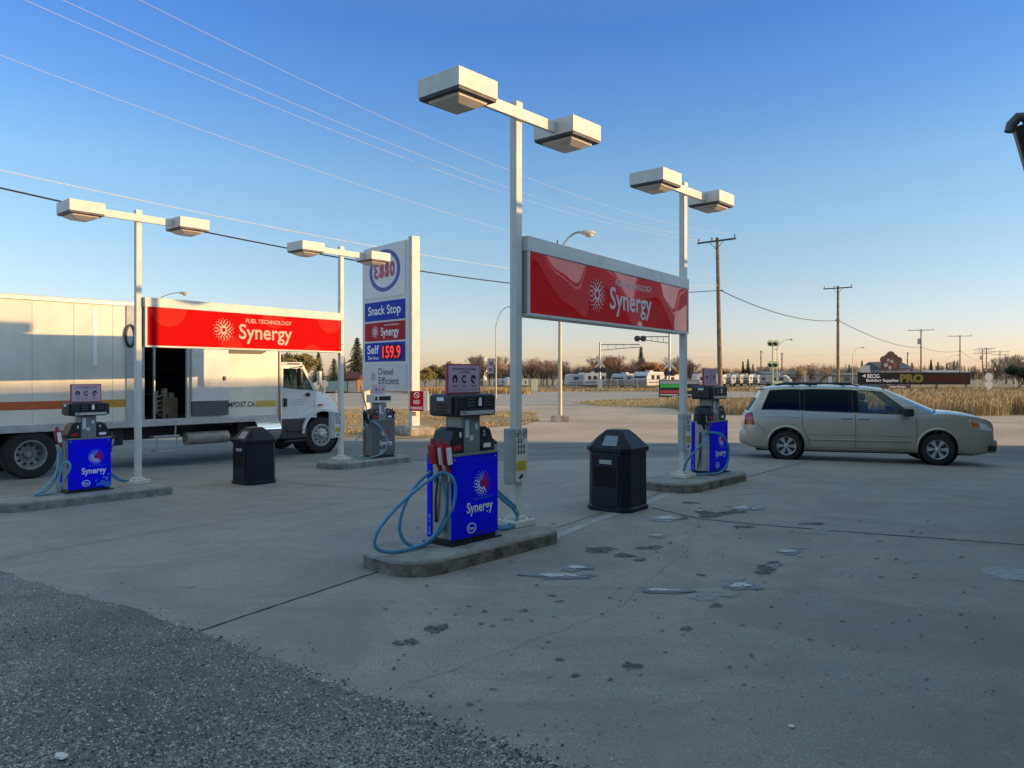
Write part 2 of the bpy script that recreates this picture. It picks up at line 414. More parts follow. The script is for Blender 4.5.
def emblem_parts(parent, cx, cz, r, y, mats):
    """same burst in three colours: white left, blue top, red right"""
    mbs = [MB(), MB(), MB()]
    for k, (rr, n, s) in enumerate(((.40, 11, .10), (.60, 15, .085), (.78, 18, .062), (.94, 18, .04))):
        for i in range(n):
            t = 2*math.pi*(i + .5*(k % 2))/n; d = math.degrees(t)
            w = 2 if (d < 70 or d > 300) else (1 if d < 150 else 0)
            mbs[w].disc(cx+math.cos(t)*rr*r, cz+math.sin(t)*rr*r, s*r, y, 8, y+.001)
    mbs[2].ring(cx+.1*r, cz, .1*r, .30*r, y, y+.001, 18)
    for mb, m in zip(mbs, mats): mb.build('emblem', m, parent, recalc=False)

def clip_poly(poly, ax, val, keep_ge):
    out = []
    for i in range(len(poly)):
        a = poly[i]; b = poly[(i+1) % len(poly)]
        ia = (a[ax] >= val) if keep_ge else (a[ax] <= val); ib = (b[ax] >= val) if keep_ge else (b[ax] <= val)
        if ia: out.append(a)
        if ia != ib:
            t = (val-a[ax])/(b[ax]-a[ax]); out.append((a[0]+(b[0]-a[0])*t, a[1]+(b[1]-a[1])*t))
    return out
def sheet(name, poly, dz, m, cell=1.0):
    """paved sheet following the ground, poly is a convex or mild outline cut by a cell grid"""
    bm = bmesh.new()
    vs = [bm.verts.new((x, y, 0)) for x, y in poly]; bm.faces.new(vs)
    bmesh.ops.triangulate(bm, faces=bm.faces)
    xs = [p[0] for p in poly]; ys = [p[1] for p in poly]
    for ax, lo, hi in ((0, min(xs), max(xs)), (1, min(ys), max(ys))):
        k = math.ceil(lo/cell)*cell
        while k < hi:
            no = (1, 0, 0) if ax == 0 else (0, 1, 0); co = (k, 0, 0) if ax == 0 else (0, k, 0)
            bmesh.ops.bisect_plane(bm, geom=bm.verts[:]+bm.edges[:]+bm.faces[:], plane_co=co, plane_no=no, dist=1e-5)
            k += cell
    for w in bm.verts: w.co.z = g(w.co.x, w.co.y) + dz
    bmesh.ops.recalc_face_normals(bm, faces=bm.faces)
    me = bpy.data.meshes.new(name); bm.to_mesh(me); bm.free(); me.materials.append(m)
    if me.polygons and me.polygons[0].normal.z < 0: me.flip_normals()
    for p in me.polygons: p.use_smooth = True
    o = bpy.data.objects.new(name, me); COL.objects.link(o); return struct(o)
def jag(pts, step, amp, seed=0, closed=True):
    """break an outline into short irregular steps"""
    rnd = random.Random(seed); out = []
    n = len(pts) if closed else len(pts)-1
    for i in range(n):
        a = pts[i]; b = pts[(i+1) % len(pts)]; L = math.hypot(b[0]-a[0], b[1]-a[1]); k = max(1, int(L/step))
        nx, ny = -(b[1]-a[1])/max(L, 1e-6), (b[0]-a[0])/max(L, 1e-6)
        for j in range(k):
            t = j/k; w = 0 if j == 0 else rnd.uniform(-amp, amp)
            out.append((a[0]+(b[0]-a[0])*t+nx*w, a[1]+(b[1]-a[1])*t+ny*w))
    return out
AX = Vector((.656, .755, 0)); AY = Vector((-.755, .656, 0)); ROT = math.atan2(.755, .656)
def W(lx, ly, z=0.0):
    p = AX*lx + AY*ly; return Vector((p.x, p.y, z))

# ================================================================== GROUND
def px_poly(pts): return [(gpt(u, v).x, gpt(u, v).y) for u, v in pts]
def build_ground():
    xs = [-2500, -1200, -600, -300, -150, -90, -60, -45] + [-30 + i for i in range(0, 76)] + [50, 60, 80, 110, 150, 220, 320, 600, 1200, 2500]
    ys = [-300, -100, -40, -20] + [-10 + i for i in range(0, 61)] + [55, 62, 72, 90, 120, 170, 250, 400, 800, 1600, 3500]
    vs = [(x, y, g(x, y) - .034) for y in ys for x in xs]; n = len(xs)
    fs = [(j*n+i, j*n+i+1, (j+1)*n+i+1, (j+1)*n+i) for j in range(len(ys)-1) for i in range(n-1)]
    mb = MB(); mb.add(vs, fs); o = mb.build('ground', M['field'], recalc=False)
    for p in o.data.polygons: p.use_smooth = True
    struct(o)
    sheet('gravel_lot', jag([(-75, 20), (75, 20), (75, 41), (30, 40.5), (10, 42), (10, 52), (5.5, 56), (-2, 58), (-75, 52)], 3, .35, 3), -.024, M['lot'], 2.0)
    sheet('road', [(-170, 51), (-3, 55), (6, 54), (40, 72), (95, 92), (95, 103), (35, 101), (-10, 100), (-30, 86), (-170, 84)], -.016, M['road'], 5.0)
    sheet('asphalt_strip', jag([(-34, 14), (48, 14), (48, 22.8), (25, 23.6), (10, 23.9), (-1, 24.6), (-9, 25.2), (-34, 26)], 1.5, .18, 4), -.012, M['asphalt'], 1.0)
    sheet('concrete_apron', [(-26, -8), (34, -8), (34, 16.4), (14, 17.6), (5, 18.4), (-1.5, 18.9), (-6, 18.6), (-26, 12)], 0.0, M['concrete'], .5)
    gr = px_poly([(-60, 548), (0, 571), (60, 592), (120, 605), (200, 632), (262, 656), (330, 684), (395, 706), (470, 742), (535, 768), (600, 800)])
    gr = jag(gr, .16, .035, 9, closed=False) + [gr[-1], (1.0, -3), (-14, -3), (-14, 7.5)]
    sheet('gravel_patch', gr, .006, M['gravel'], .5)
build_ground()

# joints cut in the concrete, drawn on the ground as thin filled grooves
def ribbon(name, plines, m, dz=.005, wob=.006, seed=1):
    rnd = random.Random(seed); mb = MB()
    for pts, w in plines:
        P = [gpt(u, v) for u, v in pts]; dense = []
        for a, b in zip(P, P[1:]):
            k = max(1, int((b-a).length/.09))
            dense += [a.lerp(b, j/k) for j in range(k)]
        dense.append(P[-1]); vs = []
        for i, p in enumerate(dense):
            d = (dense[min(i+1, len(dense)-1)] - dense[max(0, i-1)]); d.z = 0; d.normalize(); nrm = Vector((-d.y, d.x, 0))
            o = rnd.uniform(-wob, wob); ww = w*rnd.uniform(.6, 1.15)
            for s in (-1, 1):
                q = p + nrm*(s*ww/2 + o); vs.append((q.x, q.y, g(q.x, q.y) + dz))
        mb.add(vs, [(2*i, 2*i+1, 2*i+3, 2*i+2) for i in range(len(dense)-1)])
    return struct(mb.build(name, m, recalc=False))
M['joint'] = mat('dark_joint_filler', (.045, .046, .05), .9, 0, .4, 9)
M['crack'] = decal('hairline_crack', (.12, .118, .115), .9, .30, .60, 6)
M['palejoint'] = mat('pale_mortar_strip', (.34, .345, .35), .85, 0, .25, 3)
ribbon('expansion_joint', [
    ([(186, 636), (260, 611), (378, 572)], .020),
    ([(553, 529), (590, 517), (640, 500), (672, 489)], .013),
    ([(0, 559), (24, 555), (180, 528), (300, 511), (342, 503), (432, 488)], .014),
    ([(283, 482), (340, 487), (415, 491), (440, 492)], .02),
    ([(652, 508), (700, 519), (760, 525), (860, 533), (1024, 545), (1060, 548)], .028),
    ([(745, 478), (790, 466), (840, 455)], .02),
], M['joint'])
ribbon('pavement_crack', [
    ([(403, 686), (440, 675), (480, 660), (560, 631), (618, 608), (655, 575), (686, 552), (694, 530), (712, 510)], .0045),
    ([(600, 546), (684, 552), (760, 561), (840, 572), (1000, 590), (1060, 596)], .005),
    ([(700, 493), (760, 497), (860, 505), (1024, 520)], .005),
    ([(90, 500), (180, 520), (235, 530)], .008),
], M['crack'], .005, .02, 5)
ribbon('mortar_strip', [([(548, 540), (600, 519), (640, 505), (700, 484)], .13)], M['palejoint'], .003, .01, 6)

def blot(mb, u, v, ru, rv, rnd, n=40, dz=.006):
    vs = []; c = gpt(u, v)
    ph = [rnd.uniform(0, 6.28) for _ in range(5)]
    for i in range(n):
        t = 2*math.pi*i/n
        k = 1 + .20*math.sin(2*t+ph[0]) + .16*math.sin(3*t+ph[1]) + .10*math.sin(5*t+ph[2]) + .08*math.sin(9*t+ph[3]) + rnd.uniform(-.06, .06)
        q = gpt(u + math.cos(t)*ru*k, v + math.sin(t)*rv*k); vs.append((q.x, q.y, q.z + dz))
    vs.append((c.x, c.y, c.z + dz)); mb.add(vs, [(i, (i+1) % n, n) for i in range(n)])
rnd = random.Random(11)
mb = MB()
for u, v, a, b in [(436, 629, 14, 5), (407, 643, 15, 4), (632, 667, 11, 5), (687, 629, 7, 3), (712, 515, 20, 3), (735, 512, 16, 2.4),
                   (765, 570, 14, 5), (775, 564, 9, 3), (716, 606, 10, 2.5), (640, 505, 10, 2), (560, 660, 5, 2), (575, 676, 6, 2.6),
                   (610, 680, 4, 1.6), (600, 550, 22, 3), (625, 556, 13, 2.6), (650, 548, 16, 2.2), (640, 560, 8, 2), (700, 575, 5, 1.5),
                   (729, 668, 4, 1.3), (560, 602, 5, 1.4), (524, 611, 7, 1.6), (508, 620, 6, 1.3), (485, 612, 4, 1.2), (552, 596, 5, 1.3), (745, 527, 12, 1.6),
                   (812, 524, 14, 1.6), (690, 503, 10, 1.4), (493, 690, 4, 1.5), (470, 705, 5, 1.6), (842, 622, 3, 1), (905, 648, 3, 1), (810, 640, 3, 1.2)]:
    blot(mb, u, v, a*.8, b*.85, rnd)
for _ in range(240):
    u = rnd.uniform(380, 1000); v = rnd.uniform(520, 740)
    s = rnd.uniform(.4, 1.3); blot(mb, u, v, s*2, s*.7, rnd, 9)
M['oil'] = decal('dark_oil_stain', (.075, .072, .07), .6, .36, .62, 22)
struct(mb.build('oil_stains', M['oil'], recalc=False))
mb = MB(); mb2 = MB(); mb3 = MB()
for u, v, a, b, q in [(558, 576, 30, 2.6, 1), (576, 568, 14, 2.2, 1), (664, 591, 24, 2.0, 1), (712, 595, 26, 5.5, 0), (741, 586, 14, 4, 1), (733, 580, 16, 2.2, 0),
                   (666, 518.5, 16, 2.2, 1), (742, 508, 9, 1.8, 1), (728, 506, 6, 1.2, 0), (788, 552, 12, 1.6, 1), (798, 548, 10, 1.1, 0), (817, 532, 14, 3, 0),
                   (775, 566, 8, 2, 0), (657, 536, 6, 1.4, 1), (700, 511, 5, 1.4, 1), (755, 509, 5, .8, 1), (832, 517, 6, 1.2, 0), (185, 586, 9, 2.2, 0), (745, 494, 11, 1.2, 0)]:
    if q: blot(mb3, u+1.5, v+.4, a*1.02+1.5, b*1.05+.6, rnd, dz=.0065)
    blot(mb2, u, v, a*.95, b*.9, rnd, dz=.0085)
    if q: blot(mb, u-a*.12, v-.2, a*.58, b*.5, rnd, dz=.011); blot(mb, u+a*.45, v+b*.15, a*.25, b*.3, rnd, dz=.012)
M['wet'] = decal('wet_rim', (.10, .10, .10), .25, .25, .55, 10); struct(mb3.build('wet_patches', M['wet'], recalc=False))
M['ice'] = decal('thin_white_ice', (.66, .67, .68), .4, .28, .56, 14)
M['ice2'] = decal('dull_salt_film', (.42, .42, .42), .5, .36, .66, 12)
struct(mb.build('ice_patches', M['ice'], recalc=False)); struct(mb2.build('salt_film', M['ice2'], recalc=False))
c = gpt(1012, 575); mb = MB(); mb.lathe([(.0, .012), (.17, .012), (.19, .016), (.24, .016), (.25, 0)], (0, 0, 0), 'z', 28)
o = mb.build('manhole_cover', mat('worn_iron_cover', (.30, .30, .30), .5, .3, .3, 20)); o.location = c
tag(o, 'small round pale access cover set in the concrete at the right edge', 'manhole cover')
def crumple(name, label, u, v, s, col):
    r2 = random.Random(int(u)); bm = bmesh.new(); bmesh.ops.create_icosphere(bm, subdivisions=2, radius=1)
    for w in bm.verts: w.co *= r2.uniform(.6, 1.15)
    for w in bm.verts: w.co = Vector((w.co.x*s, w.co.y*s*.6, (w.co.z+.9)*s*.35))
    mb = MB().frombm(bm); o = mb.build(name, col); o.location = gpt(u, v) + Vector((0, 0, .004)); o.rotation_euler.z = r2.uniform(0, 3)
    tag(o, label, 'litter')
M['paper'] = mat('crumpled_paper', (.68, .68, .66), .8)
crumple('paper_scrap', 'small white paper scrap lying alone on the open concrete', 792, 728, .020, M['paper'])
crumple('crumpled_wrapper', 'crumpled pale wrapper lying on the gravel at the bottom left', 62, 760, .045, M['paper'])
# loose stones on the gravel patch: far too many to count
def stones():
    r2 = random.Random(3); mb = MB()
    base = [Vector((math.cos(t)*.9, math.sin(t)*.9, 0)) for t in [i*1.2566 for i in range(5)]]
    k = 0
    while k < 9000:
        u = r2.uniform(-20, 640); v = 560 + 215*r2.random()**.6
        edge = 571 + u*.305 if u < 200 else 632 + (u-200)*.375
        if v < edge - 2 - (r2.expovariate(1/7) if r2.random() < .45 else 0): continue
        p = gpt(u, v); s = r2.uniform(.004, .011)*(1.6 if r2.random() < .03 else 1); a = r2.uniform(0, 6.28)
        vs = []
        for b in base:
            x = b.x*s*r2.uniform(.7, 1.3); y = b.y*s*r2.uniform(.7, 1.3)
            vs.append((p.x + x*math.cos(a)-y*math.sin(a), p.y + x*math.sin(a)+y*math.cos(a), p.z + .005))
        vs.append((p.x + r2.uniform(-.3, .3)*s, p.y + r2.uniform(-.3, .3)*s, p.z + .006 + s*r2.uniform(.5, .9)))
        mb.cur = 0 if r2.random() < .45 else (1 if r2.random() < .6 else 2)
        mb.add(vs, [(i, (i+1) % 5, 5) for i in range(5)]); k += 1
    o = mb.build('loose_stones', [mat('stone_grey', (.17, .175, .18), .9), mat('stone_pale', (.55, .54, .52), .9), mat('stone_dark', (.07, .07, .075), .9)], recalc=False)
    tag(o, 'loose grey stones scattered over the gravel patch', 'gravel', kind='stuff')
stones()

# ================================================================== STORE (casts the long shade over the forecourt)
def store():
    t = thing('store_building', 'low flat roofed store building beside the forecourt', 'building', (0, 0, 0), R(0))
    n = Vector((.8, -.6, 0)); d = Vector((.6, .8, 0))
    def P(p, q): v = n*p + d*q; return (v.x, v.y)
    H = 4.79; p0 = 1.2
    mb = MB(); mb.prism([P(p0, -14), P(p0+13, -14), P(p0+13, 29.2), P(p0, 29.2)], -.4, H-.5); mb.build('wall', mat('store_wall_stucco', (.26, .25, .235), .8, 0, .1, 2), t)
    mb = MB(); mb.prism([P(p0-.12, -14.1), P(p0+13.1, -14.1), P(p0+13.1, 29.3), P(p0-.12, 29.3)], H-.5, H); mb.build('parapet', mat('store_fascia', (.55, .54, .52), .6), t)
    mb = MB(); mb.cyl((*P(p0, -14), H+.10), (*P(p0, 29.2), H+.10), .035)
    for i in range(12):
        mb.cyl((*P(p0, -13+3.7*i), H), (*P(p0, -13+3.7*i), H+.1), .02)
    mb.build('roof_rail', M['grey_metal'], t)
    for q0 in (-2, 2.4, 6.8, 14):
        mb = MB(); v0 = P(p0-.03, q0); v1 = P(p0-.03, q0+2.4); w1 = P(p0+.06, q0+2.4); w0 = P(p0+.06, q0)
        mb.prism([v0, v1, w1, w0], .8, 2.9); f = mb.build('window', M['dark_metal'], t)
        v0 = P(p0-.045, q0+.08); v1 = P(p0-.045, q0+2.32); w1 = P(p0-.02, q0+2.32); w0 = P(p0-.02, q0+.08)
        mb = MB(); mb.prism([v0, v1, w1, w0], .88, 2.82); mb.build('pane', mat('store_window_glass', (.03, .04, .05), .05), f)
    mb = MB(); v0 = P(p0-.03, 10.3); v1 = P(p0-.03, 11.4); w1 = P(p0+.06, 11.4); w0 = P(p0+.06, 10.3)
    mb.prism([v0, v1, w1, w0], 0, 2.2); mb.build('door', M['grey_metal'], t)
store()
def wall_lamp():
    Y = 4.0; c = Vector((xat(1014, Y), Y, zat(122, Y)))
    t = thing('wall_lamp', 'dark tilted lamp housing with rounded cap jutting in at upper right', 'lamp', c, 0)
    d = Vector((xat(1030, Y) - xat(1013, Y), -.02, -(190-122)*Y/F)); d2 = d.normalized()
    # long slim housing
    side = Vector((0.9, -.35, .0)); side = (side - d2*side.dot(d2)).normalized(); up = d2.cross(side)
    mb = MB(); vs = []
    for s in (0, 1):
        for a, b in ((-.006, -.03), (.06, -.03), (.06, .03), (-.006, .03)):
            vs.append(d*s + side*a + up*b + Vector((.0, 0, -.03)))
    mb.add(vs, [(0, 1, 2, 3), (7, 6, 5, 4), (0, 4, 5, 1), (1, 5, 6, 2), (2, 6, 7, 3), (3, 7, 4, 0)])
    mb.build('lamp_body', mat('dark_brown_metal', (.045, .028, .02), .35, .3, .2, 20), t, bevel=.006)
    mb = MB()
    for s in (.010, .045):
        mb.tube([side*s + up*.031*-1 + d*.02, side*s + up*.031*-1 + d*.98], .004)
    mb.build('trim_rib', M['steel'], t)
    mb = MB(); mb.tube([side*-.02 + Vector((0, 0, -.045)), side*-.012 + Vector((0, 0, -.01)), side*.02 + Vector((0, 0, .018)), side*.05 + Vector((0, 0, .006)), side*.075 + Vector((0, 0, -.015))], .026, 12)
    mb.build('end_cap', mat('dark_grey_cap', (.09, .10, .10), .5, .2), t, smooth=True)
    mb = MB(); mb.tube([side*.06 + Vector((0, 0, .0)), Vector((.3, -.1, .02)), Vector((1.25, -.75, .05))], .014, 10)
    mb.build('bracket_arm', M['dark_metal'], t, smooth=True)
wall_lamp()

# ================================================================== FORECOURT
IZ = .15
ISL = {}
def island(key, lx0, lx1, ly, half, label, dirt):
    c = W((lx0+lx1)/2, ly); z = g(*( (W((lx0+lx1)/2, ly)).xy ))
    L = (lx1-lx0)/2; rr = min(half*.75, .42); pts = []
    for cx, cy, a0 in ((L-rr*.5, half-rr*.5, 0), (-L+rr, half-rr, 90), (-L+rr, -half+rr, 180), (L-rr*.5, -half+rr*.5, 270)):
        r = rr if cx < 0 else rr*.5
        for i in range(7):
            t = R(a0 + 15*i); pts.append((cx + math.cos(t)*r, cy + math.sin(t)*r))
    t = thing('pump_island', label, 'pump island', (c.x, c.y, z), ROT, 'raised concrete pump islands')
    rnd = random.Random(key); mb = MB(); n = len(pts)
    def ringv(k, zz, j=0):
        return [(x*(1-k/L) + rnd.uniform(-j, j), y*(1-k/half) + rnd.uniform(-j, j), zz) for x, y in pts]
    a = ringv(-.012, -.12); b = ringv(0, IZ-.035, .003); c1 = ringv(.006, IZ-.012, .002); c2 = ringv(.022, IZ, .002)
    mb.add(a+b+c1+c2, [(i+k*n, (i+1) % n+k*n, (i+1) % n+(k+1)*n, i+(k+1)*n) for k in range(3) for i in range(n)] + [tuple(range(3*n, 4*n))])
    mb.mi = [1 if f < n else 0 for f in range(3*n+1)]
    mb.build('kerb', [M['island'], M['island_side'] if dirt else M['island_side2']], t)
    return t
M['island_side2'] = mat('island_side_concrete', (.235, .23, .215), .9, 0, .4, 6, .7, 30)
island(1, 4.62, 6.82, 5.65, .48, 'rounded concrete island under the nearest blue fuel pump', True)
island(2, 10.75, 12.95, 6.2, .48, 'short stained concrete island under the far right blue pump', True)
island(3, 3.72, 6.42, 14.0, .48, 'long concrete island at the left edge in front of the truck', False)
island(4, 10.3, 12.6, 14.6, .48, 'far concrete island under the dark grey pump', False)

LABZ = {}
def pole(x, y, key, label, dh):
    z = g(x, y) + IZ
    t = thing('twin_lamp_post', label, 'lamp post', (x, y, z), ROT, 'twin lamp posts on the pump islands')
    mb = MB(); mb.box(-.05, .05, -.05, .05, .05, 4.84+dh, .008); mb.build('pole', M['white_metal'], t)
    mb = MB(); mb.box(-.055, .055, -.055, .055, 4.76+dh, 4.86+dh, .004); mb.build('pole_cap', M['white_metal'], t)
    mb = MB(); mb.box(-.17, .17, -.15, .15, 0, .07, .012); mb.box(-.085, .085, -.085, .085, .07, .11, .01); mb.build('base_plate', M['white_metal'], t)
    mb = MB()
    for a in (-.12, .12):
        for b in (-.10, .10): mb = MB(); mb.cyl((a, b, .07), (a, b, .095), .014, n=6); mb.build('anchor_bolt', M['galv'], t)
    # arm runs along the local x, clamped to the front of the pole
    mb = MB(); mb.box(-.72, .72, -.10, -.052, 4.64+dh, 4.77+dh, .006); mb.build('arm', M['white_metal'], t)
    for s in (-1, 1):
        cx = .90 if s > 0 else -.98; hz = 4.62+dh; w = .285; d = .30; cy = -.05
        h = MB(); h.box(cx-w, cx+w, cy-d, cy+d, hz, hz+.19, .006); hd = h.build('lamp_head', M['white_metal'], t)
        h = MB(); h.box(cx-w+.012, cx+w-.012, cy-d+.012, cy+d-.012, hz-.028, hz); h.build('gasket', M['dark_metal'], hd)
        h = MB(); a = .21; b = .225; a2 = .12; b2 = .13
        h.add([(cx-a, cy-b, hz-.028), (cx+a, cy-b, hz-.028), (cx+a, cy+b, hz-.028), (cx-a, cy+b, hz-.028),
               (cx-a*.97, cy-b*.97, hz-.055), (cx+a*.97, cy-b*.97, hz-.055), (cx+a*.97, cy+b*.97, hz-.055), (cx-a*.97, cy+b*.97, hz-.055),
               (cx-a2, cy-b2, hz-.10), (cx+a2, cy-b2, hz-.10), (cx+a2, cy+b2, hz-.10), (cx-a2, cy+b2, hz-.10)],
              [(i+4*k, (i+1) % 4+4*k, (i+1) % 4+4*k+4, i+4*k+4) for k in (0, 1) for i in range(4)] + [(8, 9, 10, 11)])
        h.build('lens', M['lens'], hd)
    if key: LABZ[key] = t
    return t
P1 = (.045, 8.72); P2 = (2.85, 12.8); P3 = (-6.81, 14.0); P4 = (-3.96, 17.8)
pole(*P1, 1, 'twin lamp post beside the nearest blue pump, tallest in view', -0.07)
pole(*P2, 2, 'twin lamp post at the right end of the dark glossy red sign', 0.04)
pole(*P3, 3, 'twin lamp post beside the left pump and truck', 0.11)
pole(*P4, 4, 'twin lamp post in front of the truck hood near the grey pump', 0.08)

def long_sign(pa, pb, z0, z1, label, face, disc, discs, tcol, folds):
    a = Vector((*pa, 0)); b = Vector((*pb, 0)); d = (b-a); L = d.length; rz = math.atan2(d.y, d.x)
    t = thing('overhead_sign', label, 'sign', (a.x, a.y, 0), rz, 'long red signs hung between lamp posts')
    x0, x1 = .075, L-.06; y = -.11
    mb = MB(); mb.box(x0, x1, -.10, .10, z0+.03, z1-.17); mb.box(x0-.01, x1+.01, -.125, .125, z1-.17, z1, .006)
    mb.box(x0, x1, -.122, .122, z0, z0+.03, .004); mb.box(x0, x0+.035, -.12, .12, z0+.03, z1-.17); mb.box(x1-.035, x1, -.12, .12, z0+.03, z1-.17)
    mb.build('frame', M['white_metal'], t)
    fx0, fx1, fz0, fz1 = x0+.04, x1-.04, z0+.035, z1-.175
    # one big acrylic sheet; on the glossy one it sags in soft folds that bend its reflections
    def fold(x, z, y):
        if not folds: return y
        zc = (fz0+fz1)/2; w = math.sin(2*math.pi*(x-fx0)/1.62 + .9); w2 = math.sin(2*math.pi*(x-fx0)/.71)
        return y - .026*(z-zc)*w - .006*(z-zc)*w2 - .030*((z-zc)**2)
    mb = MB(); nx, nz = 120, 14; vs = []
    for j in range(nz+1):
        for i in range(nx+1):
            x = fx0+(fx1-fx0)*i/nx; z = fz0+(fz1-fz0)*j/nz; vs.append((x, fold(x, z, -.108), z))
    mb.add(vs, [(j*(nx+1)+i, j*(nx+1)+i+1, (j+1)*(nx+1)+i+1, (j+1)*(nx+1)+i) for j in range(nz) for i in range(nx)])
    fc = mb.build('sign_face', face, t, smooth=True, recalc=False)
    W_ = fx1-fx0; H_ = fz1-fz0; yy = -.1095
    for cx, cz, r in discs:     # printed pale discs cut by the panel edges
        poly = [(cx*W_ + math.cos(2*math.pi*i/40)*r, cz*H_ + math.sin(2*math.pi*i/40)*r) for i in range(40)]
        for ax, val, ge in ((0, 0, True), (0, W_, False), (1, 0, True), (1, H_, False)): poly = clip_poly(poly, ax, val, ge)
        if len(poly) > 2:
            mb = MB(); mb.add([(fx0+p[0], yy, fz0+p[1]) for p in poly], [tuple(range(len(poly)))]); mb.build('printed_disc', disc, fc, recalc=False)
    def put(mb, nm): mb.v = [(x, fold(x, z, y), z) for x, y, z in mb.v]; mb.build(nm, tcol, fc, recalc=False)
    mb = MB(); emblem(mb, fx0+W_*.342, fz0+H_*.50, H_*.335, yy-.001); put(mb, 'emblem')
    s0 = fx0+W_*.418
    mb = MB(); text_into(mb, 'Synergy', s0, fx0+W_*.702, fz0+H_*.13, fz0+H_*.70, yy-.0015, .012); put(mb, 'lettering')
    mb = MB(); text_into(mb, 'FUEL TECHNOLOGY', s0+W_*.035, fx0+W_*.70, fz0+H_*.74, fz0+H_*.86, yy-.0015, .004); put(mb, 'small_lettering')
    return t
long_sign(P1, P2, 2.525, 3.43, 'long glossy dark red sign between the two right lamp posts', M['sign_red'], M['disc_dark'],
          [], mat('grey_white_lettering', (.66, .62, .60), .5, spec=.2), True)
long_sign(P3, P4, 2.36, 3.27, 'long bright sunlit red sign between the left posts before the truck', M['sign_red_plain'], M['disc_red'],
          [(.09, 1.02, .36), (.38, -.06, .27), (.60, 1.05, .30), (.93, 1.06, .34), (.82, -.25, .3)], mat('cream_sign_print', (.58, .50, .40), .6, spec=.05), False)

def notice(x, y, z, w, h, label, key):
    """small instruction plate strapped on a post, with steel backing channel"""
    t = thing('notice_sign', label, 'notice', (x, y, z), ROT, 'instruction plates on the posts')
    mb = MB(); mb.box(-w*.95, -w*.30, .0, .09, -.02, h+.0, .004); mb.build('backing_channel', M['grey_metal'], t)
    mb = MB(); mb.box(-w/2, w/2, -.012, 0, 0, h, .002); pl = mb.build('plate', M['white_metal'], t)
    k = w/.20; zz = lambda f: h*f
    mb = MB()
    for s in (-.25, .25):
        mb.ring(s*w, zz(.90), .034*k, .042*k, -.0145, -.0135, 20); mb.box(s*w-.016*k, s*w+.012*k, -.0145, -.0135, zz(.885), zz(.915))
        mb.add([(s*w-.03*k, -.0148, zz(.90)-.022*k), (s*w-.022*k, -.0148, zz(.90)-.03*k), (s*w+.03*k, -.0148, zz(.90)+.022*k), (s*w+.022*k, -.0148, zz(.90)+.03*k)], [(0, 1, 2, 3)])
    for i in range(3):
        for j in range(3):
            if i == 2 and j == 2: continue
            cx = (-.28+.24*j)*w; mb.box(cx-.012*k, cx+.012*k, -.0145, -.0135, zz(.52+.10*i), zz(.575+.10*i))
            mb.disc(cx, zz(.592+.10*i), .009*k, -.0145, 8, -.0135)
    mb.box(-.3*w, .3*w, -.0145, -.0135, zz(.805), zz(.812))
    mb.add([(-.3*w, -.0145, zz(.07)), (-.1*w, -.0145, zz(.045)), (.15*w, -.0145, zz(.11)), (-.02*w, -.0145, zz(.15))], [(0, 1, 2, 3)])
    mb.build('pictograms', M['ink'], pl, recalc=False)
    mb = MB(); mb.box(-.42*w, .42*w, -.0142, -.0132, zz(.20), zz(.39)); mb.build('yellow_label', M['yellow'], pl)
    mb = MB(); [mb.box(-.36*w, .30*w, -.0155, -.0145, zz(.225+.04*i), zz(.238+.04*i)) for i in range(4)]; mb.build('small_print', mat('olive_print', (.28, .2, .02), .5), pl)
notice(P1[0]+.055, P1[1]-.075, 1.85-(482-375)*8.6/F+.0, .20, .60, 'white instruction plate with yellow label on nearest post', 1)
notice(P2[0]+.06, P2[1]-.08, 1.85-(450-375)*12.7/F, .19, .60, 'white instruction plate on the post by the far right pump', 2)
notice(P4[0]-.05, P4[1]-.09, 1.85-(437-375)*17.7/F, .20, .58, 'white instruction plate on the post in front of truck wheel', 4)

# ---- fuel pumps
def sag(p0, p1, low, n=14, out=(0, 0, 0)):
    p0 = Vector(p0); p1 = Vector(p1); o = Vector(out); pts = []
    for i in range(n+1):
        t = i/n; w = 4*t*(1-t); pts.append(p0.lerp(p1, t) - Vector((0, 0, low*w)) + o*w)
    return pts
def spline(pts, n=8):
    P = [Vector(p) for p in pts]; P = [P[0]*2-P[1]] + P + [P[-1]*2-P[-2]]; out = []
    for i in range(1, len(P)-2):
        for k in range(n):
            t = k/n; a, b, c, d = P[i-1], P[i], P[i+1], P[i+2]
            out.append(.5*((2*b) + (c-a)*t + (2*a-5*b+4*c-d)*t*t + (3*b-a-3*c+d)*t**3))
    out.append(P[-2]); return out
def nozzle(t, x, y, z, side, red, pale):
    """pump nozzle hanging in its boot on the side of the dispenser"""
    mm = mat('dark_red_nozzle_cover', (.30, .010, .014), .4) if red else M['black']
    mb = MB()
    mb.M = Matrix.Translation((x, y, z)) @ Matrix.Rotation(R(8*side), 4, 'Y')
    mb.box(-.05, .05, -.055, .055, .02, .22, .02); mb.box(-.034, .034, -.10, -.04, .03, .20, .014)
    mb.cyl((0, .01, .20), (0, .02, .27), .032, .020, 10); mb.cyl((0, -.03, .03), (0, -.06, -.07), .026, .02, 10)
    n = mb.build('nozzle', mm, t, smooth=True)
    mb = MB(); mb.M = Matrix.Translation((x, y, z)) @ Matrix.Rotation(R(8*side), 4, 'Y')
    mb.box(.018*side-.03*1, .018*side+.03, -.108, -.096, .02, .19, .01) if red else mb.box(-.018, .018, -.106, -.096, .05, .16, .006)
    mb.build('guard', M['white'] if red else M['galv'], n)
    mb = MB(); mb.cyl((x, y-.06, z-.07), (x, y-.065, z-.15), .016, .014, 8); mb.build('swivel', M['galv'], n)
